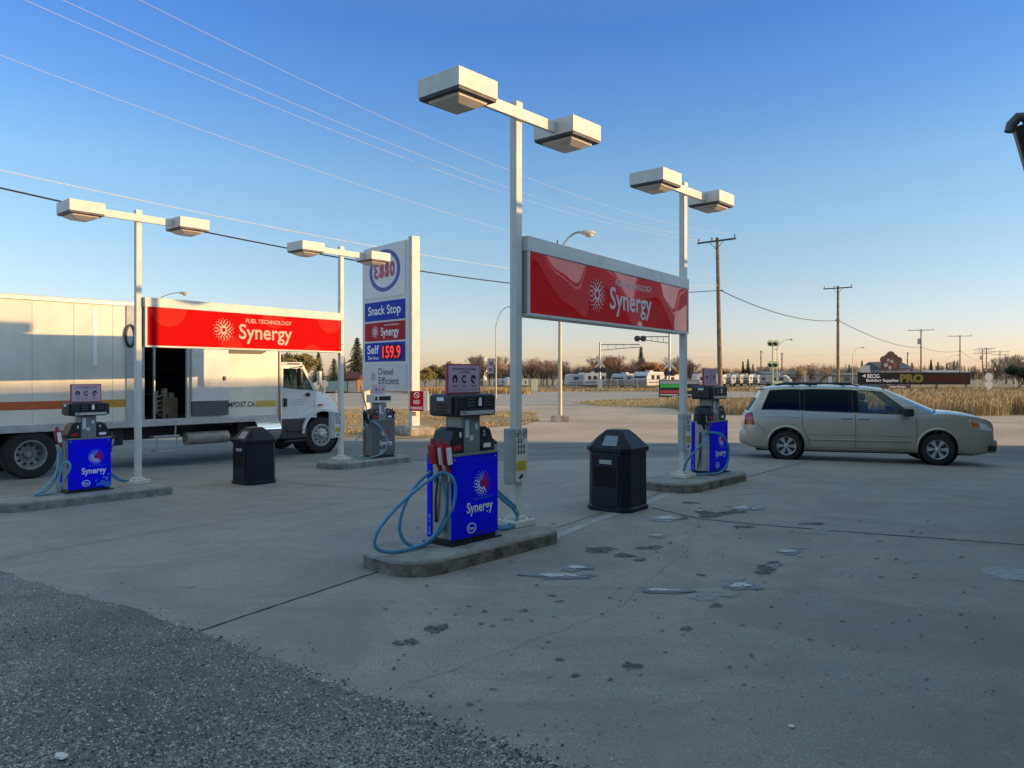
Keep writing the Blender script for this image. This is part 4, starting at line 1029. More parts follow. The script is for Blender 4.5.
def minivan(paint, loc, rz, label, detail=True, group=None):
    t = thing('minivan', label, 'van', loc, rz, group)
    Lb = 5.20
    plan = [(0, .78), (.06, .86), (.18, .915), (.5, .95), (1.2, .965), (3.2, .965), (4.1, .95), (4.5, .935), (4.75, .905), (4.95, .85), (5.10, .75), (5.18, .60)]
    belt = [(0, .98), (.08, 1.07), (.3, 1.13), (.9, 1.13), (1.6, 1.10), (2.6, 1.075), (3.5, 1.055), (3.95, 1.09), (4.2, 1.10), (4.5, 1.075), (4.75, 1.045), (4.95, 1.0), (5.10, .93), (5.18, .80)]
    crown = [(0, .0), (3.9, .03), (4.2, .06), (4.6, .06), (4.9, .03), (5.1, .0)]
    sill = [(0, .36), (.3, .26), (.7, .24), (4.3, .24), (4.8, .22), (5.1, .28)]
    PL = lambda x: lerp_tab(plan, x); BE = lambda x: lerp_tab(belt, x); SI = lambda x: lerp_tab(sill, x)
    rows = [(0.0, .90), (.06, .965), (.22, .992), (.40, 1.0), (.60, .998), (.80, .985), (.93, .968), (1.0, .950)]   # height fraction, width factor
    def side_y(x, z):
        f = (z-SI(x))/(BE(x)-SI(x)); f = max(0, min(1, f))
        for (a, fa), (b, fb) in zip(rows, rows[1:]):
            if f <= b: return PL(x)*(fa+(fb-fa)*(f-a)/(b-a))
        return PL(x)*rows[-1][1]
    st = [0, .03, .08, .16, .28, .42, .6, .8, 1.0, 1.2, 1.4, 1.7, 2.0, 2.35, 2.7, 3.0, 3.3, 3.55, 3.75, 3.95, 4.1, 4.25, 4.4, 4.55, 4.68, 4.8, 4.9, 4.99, 5.07, 5.13, 5.18]
    mb = MB(); vs = []; N = 0
    for x in st:
        half = [(PL(x)*w, SI(x)+(BE(x)-SI(x))*f) for f, w in rows]
        top = [(PL(x)*.86, BE(x)+lerp_tab(crown, x)*.45), (PL(x)*.5, BE(x)+lerp_tab(crown, x)*.85), (0, BE(x)+lerp_tab(crown, x))]
        ring = [(-a, z) for a, z in half] + [(-a, z) for a, z in top[:2]] + [top[2]] + [(a, z) for a, z in reversed(top[:2])] + [(a, z) for a, z in reversed(half)]
        N = len(ring); vs += [(x, y, z) for y, z in ring]
    fs = [(i*N+j, i*N+(j+1) % N, (i+1)*N+(j+1) % N, (i+1)*N+j) for i in range(len(st)-1) for j in range(N)] + [tuple(range(N)), tuple(range((len(st)-1)*N, len(st)*N))[::-1]]
    mb.add(vs, fs); body = mb.build('body', paint, t, smooth=True)
    WX = (.95, 4.03); WR = .335
    cut = MB()
    for wx in WX:
        for s in (-1, 1): cut.cyl((wx, s*.60, WR+.03), (wx, s*1.2, WR+.03), .405, n=40)
    co = cut.build('cut', paint, t); md = body.modifiers.new('b', 'BOOLEAN'); md.operation = 'DIFFERENCE'; md.object = co; md.solver = 'EXACT'
    dg = bpy.context.evaluated_depsgraph_get(); dg.update(); me = bpy.data.meshes.new_from_object(body.evaluated_get(dg)); body.modifiers.clear(); body.data = me
    bpy.data.objects.remove(co)
    for p in me.polygons: p.use_smooth = True
    try: me.set_sharp_from_angle(angle=R(30))
    except Exception: pass
    # dark inner arches
    mb = MB()
    for wx in WX:
        for s in (-1, 1):
            mb.lathe([(.40, s*.60), (.403, s*.93)], (wx, 0, WR+.03), 'y', 32); mb.lathe([(0, s*.60), (.40, s*.60)], (wx, 0, WR+.03), 'y', 32)
    mb.box(.3, 4.8, -.6, .6, .19, .30); mb.build('underbody', M['rubber'], t, recalc=False)
    # arch lips
    for wx in WX:
        for s in (-1, 1):
            pts = []
            for k in range(25):
                a = R(-14 + 208*k/24); px = wx+math.cos(a)*.412; pz = WR+.03+math.sin(a)*.412
                if pz < SI(px)+.01: continue
                pts.append((px, s*(side_y(px, pz)+.001), pz))
            mb = MB(); mb.tube(pts, .026, 8); mb.build('arch_lip', paint, t, smooth=True)
    # greenhouse with real openings
    roof = [(.45, 1.635), (.62, 1.68), (1.0, 1.705), (1.6, 1.715), (2.2, 1.71), (2.7, 1.685), (3.0, 1.645)]
    RZ = lambda x: lerp_tab(roof, x)
    cols = [(.14, .44, 0), (.40, .62, 1), (1.24, 1.24, 0), (1.34, 1.34, 1), (2.34, 2.34, 0), (2.45, 2.45, 1), (3.58, 2.86, 0), (3.95, 3.00, 0)]
    def gp(cb, ct, f, s):
        xb, xt = cb, ct; x = xb+(xt-xb)*f; z0 = BE(xb)-.012; z1 = RZ(xt)-.045
        z = z0 + (z1-z0)*f; yb = PL(xb)*.947; yt = .735 if xt > .6 else .70
        y = yb+(yt-yb)*(f*.55+f*f*.45)
        return (x, s*y, z)
    FR = [0, .07, .35, .65, .90, 1.0]
    frame = MB(); wins = []
    for s in (-1, 1):
        fine = []
        for i, (a, b) in enumerate(zip(cols, cols[1:])):
            n = 6 if a[2] else (3 if i == 6 else 2)
            for k in range(n):
                t0 = k/n; t1 = (k+1)/n
                A = (a[0]+(b[0]-a[0])*t0, a[1]+(b[1]-a[1])*t0); B = (a[0]+(b[0]-a[0])*t1, a[1]+(b[1]-a[1])*t1)
                for f0, f1 in zip(FR, FR[1:]):
                    q = [gp(*A, f0, s), gp(*B, f0, s), gp(*B, f1, s), gp(*A, f1, s)]
                    isw = a[2] and .06 < f0 < .89
                    if not isw: frame.add(q if s < 0 else q[::-1], [(0, 1, 2, 3)])
                    else: wins.append((i, s, q if s < 0 else q[::-1]))
    # roof skin
    xs = [.44, .50, .62, .8, 1.0, 1.24, 1.6, 2.0, 2.34, 2.7, 2.86, 3.0]
    ys = [-1, -.86, -.6, -.3, 0, .3, .6, .86, 1]
    vs = []
    for x in xs:
        for k in ys:
            yt = .735 if x > .6 else .70; e = abs(k); vs.append((x, k*yt, RZ(x) - .045*e**3.0 + (0 if e < 1 else 0)))
    frame.add(vs, [(i*9+j, i*9+j+1, (i+1)*9+j+1, (i+1)*9+j) for i in range(len(xs)-1) for j in range(8)])
    # tailgate around the rear window
    def rp(k, f):
        a = gp(.14, .44, f, 1); bulge = .10*(1-abs(k)**2.5); return (a[0]-bulge*(1-f*.6), a[1]*k, a[2]+(.0 if f < 1 else .045*(1-abs(k)**3)))
    rear = MB()
    for f0, f1 in zip(FR, FR[1:]):
        for k0, k1 in zip(ys, ys[1:]):
            q = [rp(k0, f0), rp(k0, f1), rp(k1, f1), rp(k1, f0)]
            if .06 < f0 < .6 and abs(k0+k1) < 1.8: rear.add(q, [(0, 1, 2, 3)])
            else: frame.add(q, [(0, 1, 2, 3)])
    cabin = frame.build('roof_and_pillars', paint, t, smooth=True)
    rear.build('rear_window', M['glass_dark'], t, recalc=False)
    mb = MB(); mb.box(.30, .52, -.62, .62, 1.60, 1.635, .01); mb.build('spoiler', paint, t)
    # windscreen
    ws = MB(); vs = []
    for j in range(7):
        f = j/6
        for k in ys:
            a = gp(3.95, 3.00, f, 1); bul = (.30*(1-f)+.06*f)*(1-abs(k)**2.2); vs.append((a[0]+bul, a[1]*k, a[2]+(.045*(1-abs(k)**3))*f + .02*(1-f)*(1-abs(k)**2)))
    ws.add(vs, [(i*9+j, i*9+j+1, (i+1)*9+j+1, (i+1)*9+j) for i in range(6) for j in range(8)])
    ws.build('windscreen', glass_mat('windscreen_glass', (.7, .85, .85), .55), t, smooth=True, recalc=False)
    for i in (1, 3, 5):
        for s in (-1, 1):
            mb = MB()
            for ii, ss, q in wins:
                if ii == i and ss == s: mb.add(q, [(0, 1, 2, 3)])
            mb.build('side_window', M['glass_clear'] if i == 5 else M['glass_dark'], t, smooth=True, recalc=False)
    # black window surrounds: thin tubes round each opening
    for i, (a, b) in ((1, (cols[1], cols[2])), (3, (cols[3], cols[4])), (5, (cols[5], cols[6]))):
        for s in (-1, 1):
            loop = [gp(a[0]+(b[0]-a[0])*k/6, a[1]+(b[1]-a[1])*k/6, .07, s) for k in range(7)] + [gp(b[0], b[1], f, s) for f in (.35, .65, .9)] + \
                   [gp(b[0]+(a[0]-b[0])*k/6, b[1]+(a[1]-b[1])*k/6, .90, s) for k in range(1, 7)] + [gp(a[0], a[1], f, s) for f in (.65, .35, .07)]
            mb = MB(); mb.tube(loop, .011, 5); mb.build('window_seal', M['black'], t)
    if detail:
        for i in (2, 4):     # blacked-out pillars between the side windows
            for s in (-1, 1):
                a, b = cols[i], cols[i+1]; mb = MB(); q = []
                for f0, f1 in zip(FR[1:-1], FR[2:-1]):
                    pts = [gp(a[0], a[1], f0, s), gp(b[0], b[1], f0, s), gp(b[0], b[1], f1, s), gp(a[0], a[1], f1, s)]
                    mb.add([(p[0], p[1]+s*.004, p[2]) for p in pts], [(0, 1, 2, 3)])
                mb.build('pillar_trim', mat('matt_black_trim', (.006, .007, .009), .5, spec=.15), t, recalc=False)
        # door gaps
        def seam(pts, s, w=.006):
            mb = MB(); P = []
            for (x0, z0), (x1, z1) in zip(pts, pts[1:]):
                k = max(1, int(math.hypot(x1-x0, z1-z0)/.06)); P += [(x0+(x1-x0)*j/k, z0+(z1-z0)*j/k) for j in range(k)]
            P.append(pts[-1]); mb.tube([(x, s*(side_y(x, z)-.0005), z) for x, z in P], w, 5); mb.build('door_gap', M['black'], t)
        for s in (-1, 1):
            seam([(2.395, BE(2.4)-.02), (2.395, .31)], s); seam([(1.29, BE(1.29)-.02), (1.29, .80), (1.40, .55), (1.45, .33)], s)
            seam([(3.60, BE(3.6)-.02), (3.62, .70), (3.60, .34)], s); seam([(1.45, .315), (3.60, .315)], s, .005)
            seam([(.10, BE(.1)-.1), (.42, .75), (.50, .62)], s, .004); seam([(1.30, .985), (.40, .985)], s, .0035)
            mb = MB(); mb.tube([(x, s*(side_y(x, .50)+.003), .50) for x in [1.42+.1*i for i in range(22)]], .012, 6); mb.build('side_trim', paint, t, smooth=True)
            mb = MB(); mb.tube([(x, s*(side_y(x, .475)+.002), .475) for x in [1.42+.1*i for i in range(22)]], .0035, 5); mb.tube([(x, s*(side_y(x, .60)+.001), .60) for x in [1.42+.1*i for i in range(22)]], .003, 5); mb.build('trim_shadow_line', M['black'], t)
            mb = MB(); mb.box(4.98, 5.17, min(s*.64, s*.80), max(s*.64, s*.80), .31, .43, .02); mb.build('fog_lamp_recess', M['black'], t)
            for hx in (2.20, 2.56):
                mb = MB(); y = side_y(hx, .985); mb.box(hx-.115, hx+.115, s*y-.006 if s > 0 else s*y-.035, s*y+.035 if s > 0 else s*y+.006, .965, 1.0, .012); mb.build('door_handle', M['chrome'], t)
                mb = MB(); mb.box(hx-.10, hx+.10, min(s*y, s*y+s*.004), max(s*y, s*y+s*.004), .935, .962); mb.build('handle_recess', M['black'], t)
            mb = MB(); mx = 3.42; yy = s*1.04; mb.box(mx-.11, mx+.10, min(yy, yy+s*.12)-.03, max(yy, yy+s*.12), 1.045, 1.215, .035); mb.box(mx-.02, mx+.06, min(s*.88, s*1.03), max(s*.88, s*1.03), 1.06, 1.11, .01)
            mb.build('door_mirror', M['black'], t, smooth=True)
        # lamps: patches following the body surface
        def patch(name, pts, m, off, s, parent=t):
            bm = bmesh.new(); vv = [bm.verts.new((x, 0, z)) for x, z in pts]; bm.faces.new(vv)
            for ax, vals in ((0, [q*.04 for q in range(0, 130)]), (2, [q*.04 for q in range(0, 40)])):
                lo = min(p[0 if ax == 0 else 1] for p in pts); hi = max(p[0 if ax == 0 else 1] for p in pts)
                for v in vals:
                    if lo < v < hi:
                        bmesh.ops.bisect_plane(bm, geom=bm.verts[:]+bm.edges[:]+bm.faces[:], plane_co=(v, 0, 0) if ax == 0 else (0, 0, v), plane_no=(1, 0, 0) if ax == 0 else (0, 0, 1))
            for w in bm.verts: w.co.y = s*(side_y(w.co.x, w.co.z)+off)
            mb = MB().frombm(bm); return mb.build(name, m, parent, smooth=True, recalc=False)
        lr = mat('tail_lamp_red', (.36, .012, .015), .12, coat=.8); lc = mat('headlamp_clear', (.80, .80, .78), .12, .1, coat=.8); la = mat('amber_lens', (.62, .18, .03), .15, coat=.8)
        for s in (-1, 1):
            tl = patch('tail_lamp', [(.035, .80), (.26, .80), (.215, 1.085), (.10, 1.06), (.05, 1.02)], lr, .006, s)
            patch('clear_band', [(.05, .92), (.245, .92), (.235, .985), (.055, .985)], mat('tail_lamp_pink', (.5, .16, .16), .15), .009, s, tl)
            hl = patch('headlamp', [(4.66, .82), (5.05, .74), (5.13, .70), (5.08, .80), (4.95, .89), (4.62, .985)], lc, .006, s)
            patch('turn_signal', [(4.67, .83), (4.84, .795), (4.82, .91), (4.64, .965)], la, .010, s, hl)
        mb = MB(); mb.box(5.08, 5.195, -.48, .48, .60, .80, .02); gr = mb.build('grille', M['black'], t)
        mb = MB(); [mb.box(5.18, 5.205, -.46, .46, zz, zz+.018, .004) for zz in (.64, .70, .76)]; mb.build('grille_bars', M['chrome'], gr)
        mb = MB(); mb.box(5.0, 5.185, -.55, .55, .32, .46, .03); mb.build('lower_intake', M['black'], t)
        # bumper seam, rack, wipers, plate
        mb = MB()
        for s in (-1, 1):
            mb.tube([(.75, s*.60, 1.70), (.95, s*.60, 1.735), (1.7, s*.60, 1.75), (2.3, s*.60, 1.735), (2.5, s*.60, 1.69)], .016, 7)
        mb.build('roof_rail', M['black'], t, smooth=True)
        for xx in (1.12, 1.50, 2.22):
            mb = MB(); mb.box(xx-.13, xx+.13, -.64, -.56, 1.705, 1.765, .012); mb.box(xx-.13, xx+.13, .56, .64, 1.705, 1.765, .012); mb.box(xx-.02, xx+.02, -.58, .58, 1.745, 1.765); mb.build('rack_crossbar', M['black'], t)
        mb = MB(); mb.tube([(4.05, -.60, 1.15), (4.12, -.1, 1.175)], .01, 5); mb.tube([(4.08, -.05, 1.17), (4.02, .5, 1.17)], .01, 5); mb.build('wiper', M['black'], t)
        for nm, xa, xb, yw, z0_, z1_ in (('rear_bumper', -.075, .30, .90, .36, .70), ('front_bumper', 4.92, 5.235, .74, .26, .56)):
            bm = bmesh.new(); bmesh.ops.create_cube(bm, size=1)
            for w in bm.verts:
                far = (w.co.x < 0) if xa < 0 else (w.co.x > 0)
                w.co = Vector(((xa+xb)/2 + w.co.x*(xb-xa), w.co.y*2*(yw*(.90 if far else 1.03)), (z0_+z1_)/2 + w.co.z*(z1_-z0_)))
            bmesh.ops.bevel(bm, geom=list(bm.edges), offset=.07, segments=4, affect='EDGES', profile=.5)
            MB().frombm(bm).build(nm, paint, t, smooth=True)
        mb = MB(); mb.box(5.20, 5.245, -.40, .40, .31, .43, .01); mb.build('air_intake', M['black'], t)
        mb = MB(); mb.box(-.02, .0, -.26, .26, .72, .86); mb.build('number_plate', M['white'], t)
        # inside: seats, dash and wheel, seen through the glass
        sm = mat('grey_seat_cloth', (.055, .052, .05), .9)
        for xs0 in (1.05, 1.95, 2.82):
            for sy in (-.42, .42):
                mb = MB(); mb.box(xs0-.20, xs0+.30, sy-.25, sy+.25, .75, 1.12, .05); mb.box(xs0-.30, xs0-.12, sy-.24, sy+.24, 1.0, 1.34, .06); mb.box(xs0-.28, xs0-.17, sy-.13, sy+.13, 1.36, 1.53, .04)
                mb.build('seat', sm, t, smooth=True)
        mb = MB(); mb.box(3.55, 4.0, -.80, .80, 1.0, 1.13, .04); mb.build('dashboard', sm, t)
        mb = MB(); mb.lathe([(.17, -.012), (.19, 0), (.17, .012), (.155, 0), (.17, -.012)], (0, 0, 0), 'x', 24)
        sw = mb.build('steering_wheel', M['black'], t, smooth=True); sw.location = (3.42, .42, 1.17); sw.rotation_euler = (0, R(-28), 0)
    for wx in WX:
        for s in (-1, 1):
            wheel(t, wx, s*.86, WR, WR, .20, 'car', s, turn=(-9 if wx > 2 else 0))
    return t
vr = Vector((6.24, 17.5, 0)); vf = Vector((9.26, 16.6, 0)); vd = (vf-vr).normalized(); rzv = math.atan2(vd.y, vd.x)
vn = Vector((-vd.y, vd.x, 0)); org = vr - vd*.95 + vn*.86; gz = g(8, 17.2)
van = minivan(M['van_paint'], (org.x, org.y, gz), rzv, 'beige silver minivan with dark rear windows parked side on')

def truck():
    gz = -.28
    tr = Vector((-9.82, 15.7, 0)); d = Vector((.669, .743, 0)); rz = math.atan2(.743, .669); n = Vector((-.743, .669, 0))
    o = tr + n*.0
    t = thing('box_truck', 'long white delivery box truck with orange stripe and open side door', 'truck', (o.x, o.y, gz), rz)
    wp = mat('white_truck_paint', (.64, .64, .63), .4, 0, .10, 2.5, coat=.2)
    bx = mat('white_truck_box', (.72, .68, .58), .42, 0, .14, 1.1, .25, 1.6)
    al = mat('aluminium_rail', (.50, .50, .50), .4, .5, .2, 6)
    DW = 2.45; y0 = 0.0; zb = 1.09; zt = 3.72
    X0 = -3.4; X1 = 5.63
    # box shell: walls leave a real doorway between 2.2 and 3.25
    dx0, dx1, dz1 = 2.20, 3.28, 3.20
    mb = MB(); th = .05
    mb.box(X0, dx0, y0, y0+th, zb, zt); mb.box(dx1, X1, y0, y0+th, zb, zt); mb.box(dx0, dx1, y0, y0+th, dz1, zt)
    mb.box(X0, X1, DW-th, DW, zb, zt); mb.box(X0, X0+th, y0+th, DW-th, zb, zt); mb.box(X1-th, X1, y0+th, DW-th, zb, zt)
    box = mb.build('cargo_box', bx, t)
    mb = MB(); mb.box(X0, X1, y0+.002, DW-.002, zt, zt+.05, .02); mb.build('box_roof', mat('box_roof_white', (.55, .55, .53), .6), box)
    mb = MB(); mb.box(X0, X1, y0+.01, DW-.01, zb-.10, zb-.002); mb.build('box_floor', al, box)
    mb = MB(); mb.box(X0, X1+.01, y0-.03, y0-.002, zb-.13, zb+.03, .008); mb.box(X0, X1+.01, y0-.025, y0-.002, zt-.06, zt+.03, .008); mb.build('edge_rail', al, box)
    # upright panel joints
    mb = MB(); k = X0+.3
    while k < dx0-.3: mb.box(k-.004, k+.004, y0-.0035, y0-.001, zb+.03, zt-.06); k += .78
    mb.build('panel_joints', mat('faint_grey_joint', (.42, .42, .41), .6), box)
    mb = MB()
    for xx in (1.22, 1.92): mb.box(xx-.04, xx+.04, y0-.006, y0-.001, zb+1.25, zt-.15)
    mb.build('reflector_tape', mat('bright_white_tape', (.85, .85, .82), .3), box)
    # dark rivet column and door post beside the opening
    mb = MB(); mb.box(1.86, 2.03, y0-.03, y0-.002, zb+.03, zt-.03, .006); mb.build('door_track', M['grey_metal'], box)
    mb = MB(); mb.tube([(1.94+.10*math.cos(a)*(1), y0-.045, 3.0+.24*math.sin(a)) for a in [2*math.pi*i/20 for i in range(21)]], .028, 6)
    lp = mb.build('rubber_vent_ring', M['black'], box, smooth=True)
    mb = MB(); mb.box(2.07, 2.19, y0-.05, y0-.002, zb+1.25, zt-.02, .01); mb.build('door_edge', wp, box)
    mb = MB(); mb.box(2.205, 2.26, y0-.01, y0+.04, zb, dz1, .004); mb.box(3.22, 3.275, y0-.03, y0+.05, zb, dz1, .004); mb.build('door_jamb', M['grey_metal'], box)
    # sliding door slid forward, standing proud of the wall
    mb = MB(); mb.box(3.33, 4.24, y0-.07, y0-.012, zb+.42, 3.62, .006); sd_ = mb.build('sliding_door', wp, t)
    mb = MB(); mb.box(3.33, 4.24, y0-.074, y0-.010, zb+.07, zb+.42, .006); mb.build('kick_plate', mat('dark_grey_rubber_plate', (.075, .08, .09), .6), sd_)
    mb = MB()
    for zz in (2.62, 1.90+.02):
        for i in range(20): mb.cyl((3.40+.043*i, y0-.0705, zz), (3.40+.043*i, y0-.078, zz), .009, n=6)
        mb.box(3.36, 4.22, y0-.0735, y0-.0705, zz-.035, zz-.025)
    mb.build('rivet_rows', al, sd_)
    mb = MB(); mb.box(4.10, 4.16, y0-.10, y0-.07, 2.0, 2.10, .008); mb.build('door_latch', M['dark_metal'], sd_)
    # stripe, orange at the back turning gold, and the web address
    mb = MB(); mb.box(X0, .9, y0-.0035, y0-.001, 1.42, 1.59); mb.build('stripe', mat('orange_stripe', (.50, .11, .03), .5), box)
    mb = MB(); mb.box(.9, 1.85, y0-.0035, y0-.001, 1.42, 1.59); mb.build('stripe', mat('gold_stripe', (.55, .27, .04), .5), box)
    mb = MB(); mb.box(5.0, 5.56, y0-.0035, y0-.001, 1.32, 1.48); mb.build('stripe', mat('yellow_stripe', (.55, .38, .06), .5), box)
    mb = MB(); text_into(mb, 'MPDIST.CA', 4.27, 4.98, 1.33, 1.47, y0-.003, .02)
    mb.build('lettering', M['ink'], t, recalc=False)
    mb = MB(); mb.prism([(4.28, 2.66), (5.15, 2.66), (5.28, 2.72), (5.28, 2.80), (4.28, 2.80)], y0-.02, y0-.001, 'y'); mb.build('dark_logo_bar', mat('brown_black_logo', (.05, .04, .035), .5), box)
    # inside: dark lining, hand trolley and cartons
    dk = mat('dark_box_lining', (.035, .033, .03), .9)
    mb = MB(); mb.box(1.2, 1.23, y0+th, DW-th, zb, zt-.02); mb.box(4.6, 4.63, y0+th, DW-th, zb, zt-.02); mb.box(1.2, 4.6, DW-th-.03, DW-th-.005, zb, zt-.02); mb.box(1.2, 4.6, y0+th, DW-.08, zt-.05, zt-.02); mb.build('lining', dk, box)
    mb = MB()
    for i in range(3): mb.box(1.3, 4.5, DW-.6, DW-.12, zb+.55+.62*i, zb+.58+.62*i)
    mb.build('shelf', mat('shelf_grey', (.12, .115, .11), .7), box)
    mb = MB(); mb.cyl((2.62, y0+.35, zb), (2.62, y0+.35, zb+1.75), .035, n=10); mb.build('grab_pole', M['galv'], box)
    c = thing('cardboard_carton', 'brown carton standing inside the open truck doorway', 'box', tuple(o + d*3.02 + n*.55)[:2] + (gz+zb,), rz)
    mb = MB(); mb.box(-.20, .16, -.2, .2, 0, .50, .004); mb.build('carton', mat('brown_cardboard', (.16, .115, .075), .9, 0, .2, 5), c)
    mb = MB(); mb.box(-.13, -.04, -.1, .1, .50, .72, .004); mb.box(.0, .11, -.12, .06, .50, .62, .004); mb.build('contents', mat('packed_goods', (.25, .21, .16), .8), c)
    c = thing('hand_trolley', 'small metal hand trolley inside the open truck doorway', 'trolley', tuple(o + d*2.82 + n*.42)[:2] + (gz+zb,), rz)
    mb = MB()
    for xx in (-.10, .10): mb.tube([(xx, 0, .02), (xx*.9, .05, .55), (xx*.5, .07, .66)], .012, 6)
    for i in range(5): mb.tube([(-.10, .01+.01*i, .08+.11*i), (.10, .01+.01*i, .14+.11*i)], .009, 5)
    mb.build('frame', M['galv'], c)
    mb = MB(); mb.cyl((-.13, -.02, .07), (-.09, -.02, .07), .07, n=14); mb.cyl((.09, -.02, .07), (.13, -.02, .07), .07, n=14); mb.build('wheels', M['rubber'], c)
    # chassis
    mb = MB(); mb.box(X0, 7.2, .75, .87, .62, .90); mb.box(X0, 7.2, 1.58, 1.70, .62, .90); 
    for i in range(9): mb.box(X0+.4+1.05*i, X0+.48+1.05*i, .1, DW-.1, .88, .985)
    mb.box(1.0, 1.9, .25, .75, .55, .95, .03); mb.box(4.6, 5.2, .15, .7, .45, .95, .04); mb.build('chassis', M['black'], t)
    mb = MB(); mb.box(-1.0, 1.15, .02, .05, .55, .985); mb.build('mud_guard', M['rubber'], t) if False else None
    # folding step under the doorway
    mb = MB(); mb.box(2.45, 3.05, -.05, .22, .70, .735, .006); mb.box(2.45, 3.1, -.14, .12, .38, .42, .006); mb.build('door_step', M['galv'], t)
    mb = MB(); mb.cyl((2.98, .05, .72), (2.99, .05, .98), .02, n=8); mb.cyl((2.55, 0, .40), (2.55, .05, .72), .015, n=6); mb.cyl((3.02, 0, .40), (3.02, .05, .72), .015, n=6); mb.build('step_brace', M['galv'], t)
    mb = MB(); mb.cyl((3.25, .12, .62), (4.3, .12, .62), .15, n=20); mb.build('air_tank', mat('dusty_tank', (.30, .27, .23), .5, .2, .3, 5), t, smooth=True)
    mb = MB(); mb.cyl((4.95, .05, .72), (5.6, .05, .72), .27, n=24); mb.build('fuel_tank', M['chrome'], t, smooth=True)
    # cab
    cb0, cb1 = 5.72, 6.82
    side = [(cb0, .72), (cb0, 2.40), (cb0+.08, 2.46), (6.30, 2.46), (6.40, 2.42), (6.82, 1.72), (7.02, 1.66), (7.46, 1.50), (7.60, 1.36), (7.66, 1.15), (7.68, .95), (7.52, .72)]
    cabw0, cabw1 = .06, DW-.12
    # upper cab is solid only where metal is: build posts and panels so the windows are open
    def slab(pts, ya, yb, nm='cab_panel', m=wp, bev=.0): 
        mb = MB(); mb.prism(pts, ya, yb, 'y'); return mb.build(nm, m, t, bevel=bev)
    wz0, wz1 = 1.80, 2.30
    for ya in (cabw0, cabw1-.05):
        slab([(cb0, .98), (cb0, wz0), (6.84, 1.70), (6.84, .98)], ya, ya+.05, 'door')
        slab([(cb0, wz0), (cb0, 2.40), (cb0+.10, 2.40), (cb0+.10, wz0)], ya, ya+.05, 'rear_pillar')
        slab([(cb0+.10, wz1), (cb0+.10, 2.40), (6.34, 2.40), (6.40, wz1)], ya, ya+.05, 'door_header')
        slab([(6.34, 2.40), (6.42, 2.40), (6.86, 1.70), (6.74, 1.715)], ya, ya+.05, 'front_pillar')
        slab([(6.20, wz1), (6.225, wz1), (6.32, 1.755), (6.29, 1.757)], ya, ya+.05, 'window_divider', M['black'])
        slab([(cb0+.10, wz0-.01), (cb0+.10, wz1), (6.40, wz1), (6.74, 1.715)], ya+.018, ya+.028, 'side_window', M['glass_clear'])
    mb = MB(); mb.box(cb0, 6.40, cabw0, cabw1, 2.40, 2.47, .03); mb.build('cab_roof', wp, t)
    mb = MB(); mb.box(cb0, cb0+.05, cabw0+.05, cabw1-.05, .98, 2.40); mb.build('cab_back', wp, t)
    mb = MB(); mb.add([(6.38, cabw0+.05, 2.40), (6.38, cabw1-.05, 2.40), (6.84, cabw1-.05, 1.70), (6.84, cabw0+.05, 1.70)], [(0, 1, 2, 3)]); mb.build('windscreen', glass_mat('truck_windscreen_glass', (.7, .85, .85), .6), t, recalc=False)
    mb = MB(); mb.box(cb0+.12, cb0+.30, .35, 1.0, 1.3, 2.05, .05); mb.box(cb0+.12, cb0+.30, 1.4, 2.0, 1.3, 2.05, .05); mb.build('cab_seat', M['black'], t)
    # hood tapering forward with round shoulders
    mb = MB(); secs = []
    tabz = [(6.78, 1.73), (7.0, 1.715), (7.25, 1.67), (7.45, 1.60), (7.60, 1.48), (7.68, 1.26)]; tabh = [(6.78, 1.03), (7.0, 1.02), (7.25, .98), (7.45, .93), (7.60, .87), (7.68, .80)]
    for i_ in range(19):
        x = 6.78+.05*i_; zt_ = lerp_tab(tabz, x); half = lerp_tab(tabh, x); q_ = .66**2-(x-7.0)**2; zlow = max(.80, .50+math.sqrt(q_) if q_ > 0 else 0); zlow = min(zlow, zt_-.34)
        cy = DW/2-.03; half = half+.12
        secs.append([(x, cy-half, zlow), (x, cy-half, zt_-.28), (x, cy-half*.93, zt_-.12), (x, cy-half*.74, zt_-.02), (x, cy-half*.3, zt_+.02), (x, cy+half*.3, zt_+.02), (x, cy+half*.74, zt_-.02), (x, cy+half*.93, zt_-.12), (x, cy+half, zt_-.28), (x, cy+half, zlow)])
    N = 10; vs = [p for s_ in secs for p in s_]
    mb.add(vs, [(i*N+j, i*N+(j+1) % N, (i+1)*N+(j+1) % N, (i+1)*N+j) for i in range(18) for j in range(N)] + [tuple(range(N)), tuple(range(18*N, 19*N))])
    hd_ = mb.build('hood', wp, t, smooth=True)
    # white arch lip round the front wheel
    for ya in (.0, DW-.10):
        mb = MB(); pts = []
        for r_ in (.66, .585):
            pts += [(7.0+math.cos(R(a))*r_, .56+math.sin(R(a))*r_) for a in (range(18, 179, 8) if r_ > .6 else range(178, 17, -8))]
        mb.prism(pts, ya-.03, ya+.06, 'y'); mb.build('wheel_arch', wp, t, bevel=.01)
    mb = MB(); mb.lathe([(.60, .10), (.60, .6)], (7.0, 0, .55), 'y', 32); mb.lathe([(0, .62), (.62, .62)], (7.0, 0, .55), 'y', 32); mb.build('arch_liner', M['black'], t, recalc=False)
    mb = MB(); mb.box(7.62, 7.80, .1, DW-.2, .50, .82, .04); mb.build('front_bumper', wp, t)
    mb = MB(); mb.box(7.60, 7.70, .75, 1.65, .90, 1.38, .02); mb.build('grille', M['black'], t)
    mb = MB(); mb.box(6.86, 6.98, -.035, .0+.02, 1.30, 1.345, .01); mb.build('side_marker', mat('small_red_marker', (.5, .05, .03), .3), t)
